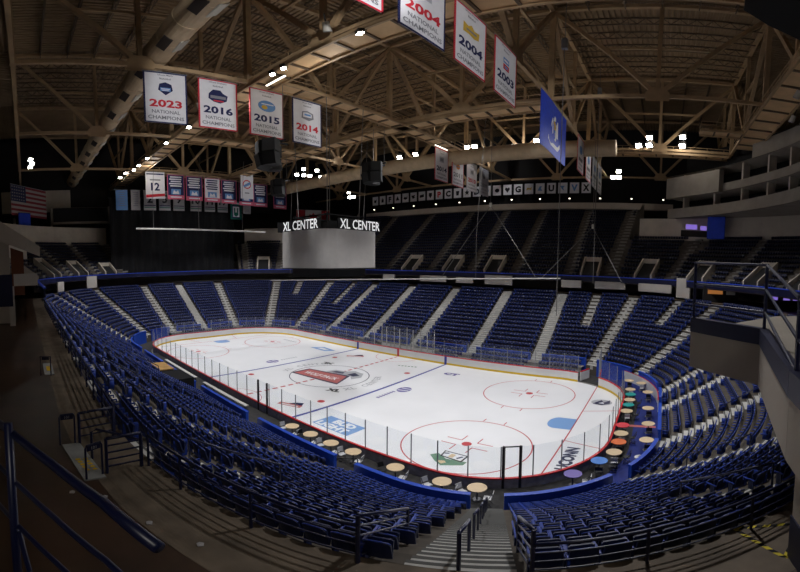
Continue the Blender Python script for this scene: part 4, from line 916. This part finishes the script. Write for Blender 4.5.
ringpanel(('FR', 31), ('FR', 19), 9.7, 10.85); ringpanel(('FR', 36.5), ('FR', 33), 9.2, 11.9); ringpanel(('FR', 38), ('FR', 36.5), 8.9, 10.6)
ringpanel(('NL', 58), ('NL', 52), 9.2, 11.4); ringpanel(('NL', 36), ('NL', 31), 9.0, 10.8)
def backwall(a, b, r, z0, z1, nm='wall_upper_back', m='beige'): struct(MB().sweep(ring(r, a, b), [(0, z0), (0, z1), (.3, z1), (.3, z0)]).build(nm, m))
ZH = UZ0+URI*12
backwall(('NR', 80.), ('FR', 12), UR0+UT*12+.2, ZH-.6, ZH+3.2); backwall(('FL', 20), ('FL', 62), UR0+UT*12+.2, ZH-.6, ZH+3.2); backwall(('NL', 76.), ('N', -1), UR0+UT*12+.2, ZH-.6, ZH+3.4)
# section end walls of the full height stand
for a in (('FR', 9.8), ('FL', 20.4)):
    mb = MB(); pr = [pt(UR0+UT*i, *a)[0] for i in (12, 22)]; p0, p1 = pr
    mb.add([(*p0, ZH-1), (*p1, ZH-1), (*p1, UZ0+URI*22+1.2), (*p0, ZH+1.2)], [(0, 1, 2, 3)]); mb.add([(p0[0]+.3, p0[1], ZH-1), (p1[0]+.3, p1[1], ZH-1), (p1[0]+.3, p1[1], UZ0+URI*22+1.2), (p0[0]+.3, p0[1], ZH+1.2)], [(3, 2, 1, 0), ]); struct(mb.build('wall_stand_end', 'beige_dark'))
vomn = [0]
def vom(seg, v, n=4, w=2.6, m='beige'):
    """entrance tunnel in the upper deck: two stepped side walls, a lintel panel and a dark opening"""
    p, o = pt(UR0, seg, v); t_ = (-o[1], o[0]); ang = math.atan2(o[1], o[0])-PI/2; mb = MB(); dp = UT*n; zt = UZ0+URI*n
    for s_ in (-1, 1):
        b = Vector((p[0]+t_[0]*s_*w/2, p[1]+t_[1]*s_*w/2, 0)); ov = Vector((*o, 0)); tv = Vector((*t_, 0))*.12
        vs = [b+Vector((0, 0, UZ0-.4)), b+ov*dp+Vector((0, 0, zt-.4)), b+ov*dp+Vector((0, 0, zt+1.0)), b+Vector((0, 0, UZ0+.95))]
        mb.add([q-tv for q in vs]+[q+tv for q in vs], [(3, 2, 1, 0), (4, 5, 6, 7), (0, 1, 5, 4), (1, 2, 6, 5), (2, 3, 7, 6), (3, 0, 4, 7)], 0)
    c = (p[0]+o[0]*dp, p[1]+o[1]*dp, zt+.3); mb.rbox(c, ang, w, .2, 1.3, 0); c = (p[0]+o[0]*(dp-.15), p[1]+o[1]*(dp-.15), (UZ0+zt)/2-.2); mb.rbox(c, ang, w-.2, .1, zt-UZ0+.4, 1)
    c = (p[0]+o[0]*(dp/2), p[1]+o[1]*dp/2, UZ0+.06+URI*n/2); 
    vs = [Vector((p[0]+t_[0]*s_*w/2+o[0]*e, p[1]+t_[1]*s_*w/2+o[1]*e, UZ0+.1+(zt-UZ0)*(e/dp)+.2)) for e in (0, dp) for s_ in (-1, 1)]; mb.add(vs, [(0, 1, 3, 2)], 1)
    struct(mb.build('wall_vomitory', [m, 'black']))
for s_, v, n in VOMS: vom(s_, v, n)
# far balcony under the logo banners
struct(MB().box(-36, 35, 46.4, 46.8, 24.4, 25.5).build('wall_balcony_front', 'beige')); struct(MB().box(-36, 35, 46.4, 56, 24.2, 24.4).build('floor_balcony', 'beige_dark')); struct(MB().box(-40, 40, 55.6, 56, 20, 32).build('wall_balcony_back', 'black'))
bx = MB()
for k in range(12):
    x = -34+k*6.1; t = thing('balcony_light', (x, 47.2, 25.5), 'tiny white balcony light below the logo banners, %s from the wide catwalk end' % ordinal(12-k), 'light', 'tiny balcony lights'); MB().box(-.09, .09, -.09, .09, .05, .85).build('stand', 'post_black', t); MB().box(-.14, .14, -.1, .1, .85, 1.1).build('lens', 'strip_lens', t)
# suites above the far right corner
def smooth(path, n=6):
    out = []; P_ = [Vector((*p, 0)) for p in path]
    for i in range(len(P_)-1):
        p0, p1, p2, p3 = P_[max(i-1, 0)], P_[i], P_[i+1], P_[min(i+2, len(P_)-1)]
        for k in range(n):
            t = k/n; out.append(.5*((2*p1)+(-p0+p2)*t+(2*p0-5*p1+4*p2-p3)*t*t+(-p0+3*p1-3*p2+p3)*t**3))
    out.append(P_[-1]); return out
def withnorm(pts):
    res = []
    for i, p in enumerate(pts):
        a, b = pts[max(0, i-1)], pts[min(len(pts)-1, i+1)]; d = (b-a).normalized(); res.append(((p.x, p.y), (-d.y, d.x)))
    return res
SPATH = withnorm(smooth([(34.0, 38.2), (41.7, 28.9), (46.6, 18.4), (48.6, 10.), (49.6, -2), (49.6, -14)]))
for lab, z0, z1, d0 in (('wall_suite_lower_band', 21.7, 23.3, 0), ('wall_suite_middle_band', 25.3, 26.5, .3), ('wall_suite_upper_band', 29.2, 31.7, .6)):
    struct(MB().sweep(SPATH if z0 < 29 else SPATH[9:], [(d0, z0), (d0, z1), (d0+.5, z1), (d0+.5, z0)]).build(lab, 'beige_dark'))
for lab, z in (('floor_suite_lower', 21.6), ('floor_suite_middle', 25.2), ('ceiling_suite', 29.1)):
    mb = MB(); mb.strip([(p[0]-o[0]*.0, p[1], z) for p, o in SPATH], [(p[0]+o[0]*7, p[1]+o[1]*7, z) for p, o in SPATH]); struct(mb.build(lab, 'beige_dark'))
mb = MB(); mb.strip([(p[0]+o[0]*4, p[1]+o[1]*4, 21.6) for p, o in SPATH], [(p[0]+o[0]*4, p[1]+o[1]*4, 34) for p, o in SPATH]); struct(mb.build('wall_suite_back', 'black'))
for k in range(2, len(SPATH), 3):
    p, o = SPATH[k]; mb = MB(); an = math.atan2(o[1], o[0])-PI/2
    for z0, z1 in ((23.3, 25.3), (26.5, 29.2)): mb.rbox((p[0]+o[0]*1.2, p[1]+o[1]*1.2, (z0+z1)/2), an, .35, 1.2, z1-z0)
    struct(mb.build('wall_suite_divider', 'beige'))
SP2 = SPATH[:7]; struct(MB().sweep(SP2, [(-.5, 25.1), (-.5, 28.6), (.4, 28.6), (.4, 25.1)]).build('wall_suite_panel', 'beige_dark'))
# hanging blue cloth and equipment in the corner below the suites
t = thing('blue_drape', (41.4, 30.3, 18.0), 'dark blue drape hanging below the corner suites', 'drape'); MB().boxax((0, 0, 1.7), (1.25, -.6, 0), (.06, .12, 0), (0, 0, 1.7)).build('cloth', 'banner_blue', t); MB().bar((-1.25, .6, 3.45), (1.25, -.6, 3.45), .1).build('rail', 'post_black', t)
t = thing('control_desk', (38.4, 33.0, 18.4), 'small control desk with purple lit screens below the corner suites', 'desk'); MB().box(-2.2, 2.2, -.6, .6, 0, .9).build('desk', 'dark_room', t); MB().boxax((-.6, -.3, 1.5), (.9, 0, 0), (0, .05, 0), (0, .1, .4)).build('screen', 'purple_glow', t); MB().boxax((1.3, -.3, 1.4), (.5, 0, 0), (0, .05, 0), (0, .1, .35)).build('screen', 'purple_glow', t)
# concession lights on the far concourse
t = thing('concession_stand', (41.5, 23.0, 8.9), 'dim concession stand with warm orange front under the upper deck', 'concession stand'); MB().box(-2.4, 2.4, -.5, .5, 0, 2.4).build('counter', 'dark_room', t); MB().boxax((-.8, -.55, 1.6), (1.0, 0, 0), (0, .04, 0), (0, 0, .45)).build('front_sign', 'orange_glow', t); MB().boxax((1.3, -.55, 1.55), (.6, 0, 0), (0, .04, 0), (0, 0, .45)).build('menu_board', 'white_panel', t)
t = thing('bar_counter', (47.8, 14.6, 8.9), 'bar counter with purple glowing screens under the upper deck', 'bar'); MB().box(-2.2, 2.2, -.5, .5, 0, 1.2).build('counter', 'dark_room', t)
for k in (-1.2, .3, 1.5): MB().boxax((k, -.3, 1.4), (.4, 0, 0), (0, .04, 0), (0, 0, .35)).build('screen', 'purple_glow', t)
# ------------------------------------------------------------------ left end
mb = MB(); n = 80
A = [(-48.2+.25*math.sin(k*1.1), -13.6+28.6*k/n, 11.3) for k in range(n+1)]; mb.strip(A, [(x, y, 27.3) for x, y, z in A])
t = thing('stage_curtain', (0, 0, 0), 'huge black curtain closing off the end behind the number banners', 'curtain'); mb.build('cloth', 'curtain_black', t); MB().bar((-48.2, -13.8, 27.4), (-48.2, 15.2, 27.4), .2).build('track', 'post_black', t)
struct(MB().box(-59.0, -57.6, -25.0, -11.6, 23.1, 23.6).box(-59., -57.6, -11.9, -11.4, 23.1, 27.).box(-59., -57.6, -25., -24.6, 19., 27.).box(-61.5, -58.6, -24.6, -11.6, 23.6, 27.).build('wall_press_box', ['beige_dark']))
struct(MB().box(-58.5, -57.7, -24.4, -12., 23.6, 26.8).build('window_press_box', 'black'))
struct(MB().box(-61.8, -61.0, -36, -20, 26.5, 31.6).build('wall_end_upper', 'beige')); struct(MB().box(-62.6, -62, -36, 36, 27.3, 44).build('wall_end_deck', 'dark_room'))
struct(MB().box(-54., -50., -33.2, -32.8, 18.6, 24.).build('wall_corner_block', 'beige')); 
t = thing('blue_drape', (-47.5, -30.9, 18.5), 'blue drape hanging under the striped flag', 'drape'); MB().boxax((0, 0, 3.0), (-.9, 1.15, 0), (.07, .06, 0), (0, 0, 3.0)).build('cloth', 'banner_blue', t); MB().bar((.9, -1.15, 6.05), (-.9, 1.15, 6.05), .12).build('rail', 'post_black', t)
# near side stand edge walls seen at the far left
struct(MB().sweep(ring(30.5, ('NL', 30), ('N', -6)), [(0, 14.9), (0, 17.2), (.3, 17.2), (.3, 14.9)]).build('wall_near_stand', 'beige'))
mb = MB()
def yz(poly, x0, x1, mi=0):
    n_ = len(poly); vs = [(x, y, z) for x in (x0, x1) for y, z in poly]
    mb.add(vs, [tuple(range(n_-1, -1, -1)), tuple(range(n_, 2*n_))]+[(k, (k+1) % n_, n_+(k+1) % n_, n_+k) for k in range(n_)], mi)
yz([(-30.0, 14.2), (-33.0, 15.5), (-37., 17.6), (-37., 19.4), (-33., 17.1), (-30., 14.95)], 1.6, 2.0); yz([(-37, 9), (-32.4, 9), (-32.4, 15.2), (-37, 17.6)], 1.4, 1.6)
yz([(-32.3, 11.2), (-31.3, 11.2), (-31.3, 14.6), (-32.3, 15.)], 1.4, 1.5, 1); yz([(-32.1, 12.0), (-30.3, 12.0), (-30.3, 12.9), (-32.1, 12.9)], 3., 3.15, 2); yz([(-32.5, 9.0), (-32.1, 9.0), (-32.1, 12.), (-32.5, 12.)], 3., 3.3, 2); yz([(-34.5, 10.5), (-32.2, 10.5), (-32.2, 12.9), (-34.5, 12.9)], 3.4, 3.5, 3)
struct(mb.build('wall_stand_end', ['beige', 'rust_door', 'white_panel', 'wall_navy']))
# ------------------------------------------------------------------ concourse railings
def railing(name, label, path, h=.82, nr=4, every=2.2, m='rail_blue', r=.028, rt=.035, group=None, cat='railing'):
    path = [Vector(p) for p in path]; o = path[0].copy(); t = thing(name, o, label, cat, group); P_ = [p-o for p in path]
    MB().tube([p+Vector((0, 0, h)) for p in P_], rt, 8).build('top_rail', m, t, smooth=True)
    for k in range(1, nr): MB().tube([p+Vector((0, 0, h*k/nr)) for p in P_], r*.7, 6).build('middle_rail', m, t)
    acc = 0; last = -9
    for i, p in enumerate(P_):
        if i: acc += (p-P_[i-1]).length
        if acc-last >= every or i == len(P_)-1: MB().tube([p, p+Vector((0, 0, h))], rt, 8).build('post', m, t); last = acc
    return t
def rp(r, a, b, z): return [(p[0], p[1], z) for p, o in ring(r, a, b, step=2.)]
railing('guard_railing', 'long dark blue guard railing from the metal gate to the corner stairs', rp(24.82, ('NR', 9.2), ('NR', 19.9), ZW), every=1.05, h=.74, r=.022, rt=.028)
railing('guard_railing', 'dark blue guard railing from the corner stairs toward the caution tape', rp(24.82, ('NR', 24.7), ('NR', 44), ZW), every=1.15, h=.66, r=.02, rt=.026)
railing('guard_railing', 'dark blue guard railing running away beyond the metal gate', [(x, -29.2, ZW) for x in np.arange(24.1, -12, -1.5)], every=1.5)
railing('gate_railing', 'short dark railing on the far side of the yellow lettered plate', [(24.2, -29.25, ZW), (24.3, -29.7, ZW), (24.42, -30.1, ZW)], every=.8, cat='railing')
railing('gate_railing', 'short barred gate panel on the near side of the yellow lettered plate', [(25.95, -29.05, ZW), (26.0, -29.4, ZW), (26.06, -29.78, ZW)], every=.6, nr=5)
t = thing('hand_rail', (25.3, -29.95, ZW), 'bent blue handrail over the middle of the gate opening', 'handrail'); MB().tube([(0, 0, 0), (0, 0, .68), (.06, .1, .76), (.35, .55, .70), (.62, .93, .62)], .03, 8).build('rail', 'rail_blue', t); MB().tube([(.62, .93, .0), (.62, .93, .62)], .025, 8).build('post', 'rail_blue', t)
for (a, b, lab) in (((24.41, -30.56), (24.35, -30.2), 'arched blue post with small section number sign on the far side of the plate'), ((26.28, -30.22), (26.12, -29.88), 'arched blue post with small section number sign on the near side of the plate')):
    t = thing('section_sign', (*a, ZW), lab, 'sign', 'section number posts'); d_ = Vector((b[0]-a[0], b[1]-a[1], 0)); MB().tube([(0, 0, 0), (0, 0, .74), d_*.08+Vector((0, 0, .80)), d_*.92+Vector((0, 0, .80)), d_+Vector((0, 0, .74)), d_], .022, 8).build('arch', 'rail_blue', t)
    ux = d_.normalized(); n_ = ux.cross(Vector((0, 0, 1))); mb = MB(); c = d_/2+Vector((0, 0, .73)); mb.boxax(c, ux*.15, n_*.012, (0, 0, .06), 0); mb.text('101', c+n_*.018, ux, (0, 0, 1), .07, 1); mb.build('sign_plate', ['wall_navy', 'dim_white'], t)
t = thing('floor_plate', (24.45, -30.3, ZW), 'grey threshold plate with worn yellow lettering on the brown concourse', 'floor plate'); mb = MB(); mb.prism([(0, -.22), (1.86, .04), (1.80, .46), (-.04, .2)], 0.0, .03, 0)
for k in range(5):
    for j in range(2): mb.add([(.85+.13*k+.02*j, -.02+.16*j+.03*k, .034), (.94+.13*k, -.0+.16*j+.03*k, .034), (.92+.13*k, .1+.16*j+.03*k, .034), (.83+.13*k, .08+.16*j+.02*k, .034)], [(0, 1, 2, 3)], 1)
mb.build('plate', ['plate_grey', 'yellow_text'], t)
t = thing('floor_plate', (15.6, -30.6, ZW), 'small distant grey plate with yellow mark farther along the concourse', 'floor plate'); mb = MB(); mb.box(0, 2.0, 0, .4, 0, .03, 0).box(.6, 1.4, .12, .28, .03, .036, 1); mb.build('plate', ['plate_grey', 'yellow_text'], t)
t = thing('section_sign', (17.6, -30.75, ZW), 'distant arched blue post beside the small plate farther along', 'sign', 'section number posts'); MB().tube([(0, 0, 0), (0, 0, .8), (.1, .4, .8), (.1, .4, 0)], .025, 8).build('arch', 'rail_blue', t); MB().boxax((.05, .2, .72), (.03, .14, 0), (.02, 0, 0), (0, 0, .06)).build('sign_plate', 'wall_navy', t)
# stairs: side rails and centre rails of the corner aisle
def slope(seg, v, ra, rb, lab, h=.85, off=0., name='stair_railing', bars=1, m='rail_blue'):
    a, _ = pt(ra, seg, v); b, _ = pt(rb, seg, v); za = ZB0+(ra-R0)/TR*RI-.1; zb_ = ZB0+(rb-R0)/TR*RI-.1
    za, zb_ = min(za, ZW), zb_; A = Vector((*a, za)); B = Vector((*b, zb_))-A
    t = thing(name, A, lab, 'handrail', 'stair handrails'); up = Vector((0, 0, h))
    MB().tube([up, B+up], .032, 8).build('top_rail', m, t, smooth=True)
    for k in range(1, bars): MB().tube([up*k/bars, B+up*k/bars], .018, 6).build('middle_rail', m, t)
    MB().tube([(0, 0, -.1), up], .03, 8).build('post', m, t); MB().tube([B+Vector((0, 0, -.1)), B+up], .03, 8).build('post', m, t)
    return t
for i, (ra, rb) in enumerate(((24.6, 22.9), (21.6, 20.0), (18.6, 17.0), (16.0, 14.5), (13.7, 12.3))): slope('NR', 22.7, ra, rb, 'centre handrail segment of the corner stairs, %s from the top' % ordinal(i+1))
slope('NR', 19.9, 24.8, 22.6, 'barred side railing at the stair head on the gate side', bars=5, h=.95); slope('NR', 24.7, 24.8, 22.9, 'barred side railing at the stair head on the tape side', bars=5, h=.95)
k = 0
for s_, v, i0 in HALF+[(a, b, 0) for a, b in FULL if a in ('N', 'NR') and (a, b) != ('NR', 22.7)]:
    if s_ not in ('N', 'NR'): continue
    nm = {('NR', 6.5): 'short aisle behind the long railing', ('NR', 38.): 'half aisle by the caution tape', ('NR', 57.): 'aisle below the beige parapet', ('NR', 85.): 'white stepped aisle at the end stand'}.get((s_, v), 'near stand aisle %s from the gate' % ordinal(1+sorted([18.8, 14.2, 9.6, 5., .2, -9., -13.2, -17.5], reverse=True).index(v)) if s_ == 'N' else '')
    slope(s_, v, R0+TR*(NROW-2), R0+TR*(NROW-6), 'upper blue handrail on the %s' % nm, bars=1)
    if i0 == 0: slope(s_, v, R0+TR*9, R0+TR*5, 'lower blue handrail on the %s' % nm)
# small rails at the stair foot by the table lane
for v, lab in ((10.5, 'bent rail beside the third tan table at the lane entrance'), (28., 'bent rail where the lane meets the corner wall')):
    p, o = pt(11.6, 'NR' if v > 15 else 'NR', v if v > 15 else .5); t = thing('hand_rail', (p[0]-(4.6 if v < 15 else 0), p[1], ZL), lab, 'handrail'); MB().tube([(0, 0, 0), (0, 0, 1.0), (.1, .12, 1.1), (.9, .9, 1.1), (1.0, 1.0, 1.), (1., 1., .0)], .03, 8).build('rail', 'post_black', t)
# caution tape on the floor
t = thing('caution_tape', (34.9, -25.4, ZW), 'yellow and black caution tape triangle stuck on the concourse floor', 'tape'); mb = MB()
for a, b in (((0, 0), (.95, -.02)), ((0, 0), (.52, -.92)), ((.52, -.92), (.78, -.5))):
    a, b = Vector((*a, 0)), Vector((*b, 0)); d_ = b-a; n_ = Vector((-d_.y, d_.x, 0)).normalized()*.035; N = max(6, int(d_.length/.055))
    for k in range(N):
        p, q = a+d_*(k/N), a+d_*((k+1)/N); sh = d_.normalized()*.03; mb.add([p-n_-sh+Vector((0, 0, .004)), q-n_-sh+Vector((0, 0, .004)), q+n_+sh+Vector((0, 0, .004)), p+n_+sh+Vector((0, 0, .004))], [(0, 1, 2, 3)], (k//2) % 2)
mb.build('strip', ['caution_yellow', 'black'], t)
# litter on the concourse floor
for i, (x, y) in enumerate([(27.0, -30.02), (26.7, -30.55), (28.05, -29.55), (28.9, -29.1)]):
    t = thing('paper_scrap', (x, y, ZW), 'small pale paper scrap on the brown floor, %s from the yellow lettered plate' % ordinal(i+1), 'scrap', 'paper scraps'); mb = MB(); mb.add([(-.05, -.03, .006), (.04, -.05, .02), (.06, .03, .008), (0, .06, .025), (-.06, .02, .01)], [(0, 1, 2, 3, 4)]); mb.add([(-.05, -.03, .003), (.04, -.05, .003), (.06, .03, .003), (0, .06, .003), (-.06, .02, .003)], [(4, 3, 2, 1, 0)]); mb.build('sheet', 'dim_white', t)
# ------------------------------------------------------------------ upper platform with parapet, and its column
PL, PA, PB, PC = (34.41, -22.0), (35.67, -23.55), (35.2, -26.9), (35.1, -29.5)
def wallseg(mb, a, b, z0, z1, th, mi): a, b = Vector((*a, 0)), Vector((*b, 0)); mb.bar(a+Vector((0, 0, (z0+z1)/2)), b+Vector((0, 0, (z0+z1)/2)), th, z1-z0, mi)
struct(MB().prism([PL, PA, PB, PC, (44, -30), (44, -17.2), (37.3, -18.7)][::-1], 11.55, 11.85).build('floor_platform', 'beige_dark'))
mb = MB()
for a, b in ((PL, PA), (PA, PB), (PB, PC)): wallseg(mb, a, b, 11.0, 11.82, .14, 0); wallseg(mb, a, b, 11.82, 12.14, .18, 1)
struct(mb.build('wall_platform_parapet', ['beige', 'wall_navy']))
struct(MB().box(35.48, 36.4, -27.3, -26.3, 9.72, 11.6).box(35.46, 36.42, -27.32, -26.28, ZW, 9.72, 1).build('wall_column', ['beige', 'wall_navy']))
t = thing('platform_railing', (*PL, 12.1), 'dark blue triple railing on top of the beige parapet', 'railing'); o = Vector((*PL, 12.1)); a = Vector((0, 0, 0)); b = Vector((*PA, 12.1))-o; c = Vector((*PB, 12.1))-o; e_ = Vector((*PC, 12.1))-o
for h, dz in ((1.28, -.42), (.80, -.4), (.36, -.36)): MB().tube([a+Vector((0, 0, h)), b+Vector((0, 0, h)), c+Vector((0, 0, h+dz)), e_+Vector((0, 0, h+dz*1.6))], .026, 8).build('rail', 'rail_blue', t)
for p in (a, b): MB().tube([p, p+Vector((0, 0, 1.3))], .035, 8).build('post', 'rail_blue', t)
MB().tube([c, c+Vector((0, 0, .9))], .035, 8).build('post', 'rail_blue', t)
# dark soffit high above the camera's right
struct(MB().prism([(34.4, -34), (40, -34), (40, -22.6), (36.2, -24.0), (35.2, -24.5), (34.7, -24.9), (34.65, -25.3)], 18.0, 18.8).build('ceiling_soffit', 'black'))
# near handrails beside the camera
t = thing('platform_railing', (31.27, -31.33, 10.9), 'dark navy handrail with lower bars beside the viewing platform, closest to the viewer', 'railing'); o = Vector((31.27, -31.33, 10.9))
A_, B_ = Vector((31.20, -31.33, 0)), Vector((32.47, -30.80, 0)); dn = (A_-B_)
def cv(z, ext=0.): return [A_+dn*ext+Vector((0, 0, z))-o, A_.lerp(B_, .35)+Vector((.0, .05, z))-o, A_.lerp(B_, .7)+Vector((0, .05, z))-o, B_+Vector((0, 0, z))-o]
MB().tube(cv(12.17, .4), .027, 12).build('top_rail', 'rail_blue', t, smooth=True)
for z in (11.80, 11.42): MB().tube(cv(z, .4), .017, 10).build('middle_rail', 'rail_blue', t, smooth=True)
MB().tube([A_+Vector((0, 0, 10.0))-o, A_+Vector((0, 0, 12.25))-o], .03, 10).build('post', 'rail_blue', t, smooth=True)
MB().tube([A_+Vector((.05, .03, 11.4))-o, A_+Vector((.35, .2, 10.3))-o], .018, 8).build('brace', 'rail_blue', t)

# ------------------------------------------------------------------ light
w = bpy.data.worlds.new('world'); sc.world = w; w.use_nodes = True
bg = w.node_tree.nodes['Background']; bg.inputs[0].default_value = (.5, .42, .35, 1); bg.inputs[1].default_value = .002
def spot(x, y, z, tgt, e, ang=74, blend=.6, col=(.98, .98, 1.)):  # used for the arena floodlights and for the added banner fill beams
    l = bpy.data.lights.new('flood_or_fill_beam', 'SPOT'); l.energy = e; l.spot_size = R(ang); l.spot_blend = blend; l.color = col; l.shadow_soft_size = .5
    o = bpy.data.objects.new('flood_or_fill_beam', l); COL.objects.link(o); o.location = (x, y, z); o.rotation_euler = (Vector(tgt)-Vector((x, y, z))).to_track_quat('-Z', 'Y').to_euler()
for x in (-32, -16, 0, 16, 32):
    for y in (-11.2, 11.2): spot(x, y, 30.7, (x*1.02, y*.9, 0), 10800 if x < -20 else 7700, 94, .3)
for x in (-13, 6, 14, 27): spot(x, 24.4, 30.2, (x*.85, -14, 5), 4200, 60, .6)
def add_fill(x, y, z, e):  # added fill point with no fixture of its own
    l = bpy.data.lights.new('fill_light', 'POINT'); l.energy = e; l.color = (1, .95, .88); l.shadow_soft_size = .6
    o = bpy.data.objects.new('fill_light', l); COL.objects.link(o); o.location = (x, y, z)
for p in ((10, 28.6, 33.4), (36, 29.0, 31.6), (8, -6.4, 29.4), (-14, 29.6, 32.4), (-36, -7.6, 30.4)): add_fill(*p, 380)  # added fill points near the lamp clusters, to lift roof and banners
spot(42.4, -29.8, 30.4, (1, -11, 28.4), 28000, 27, .4); spot(42.2, -29.6, 30.4, (22, -9.4, 28.4), 13000, 24, .4)  # added fill beams brightening the two championship banner rows, no fixture modelled
spot(42.4, -9, 30.4, (21.4, 10.9, 28.4), 7500, 26, .4)  # added fill beam to brighten the blue flag
spot(-4, 24, 30.0, (-40, 7, 28.4), 7500, 34, .5)  # added fill beam to brighten the distant row of pink banners
spot(2, 30, 33, (-10, 52, 29.6), 9000, 76, .5); spot(42.4, 40, 31, (22, 31.5, 28.4), 10000, 30, .4)  # added fill beams for the square logos and the white banners past the flag
for x in (-24, -8, 8, 22): spot(x, -30.6, 31.0, (x, -4, 0), 1500, 44, .5)
add_fill(37.5, -33.5, 17, 330)  # added fill behind the viewer for parapet, column and walkway, not a floodlight
sc.view_settings.view_transform = 'Standard'; sc.view_settings.look = 'None'; sc.view_settings.exposure = 0.; sc.view_settings.gamma = 1.
sc.view_settings.use_curve_mapping = False
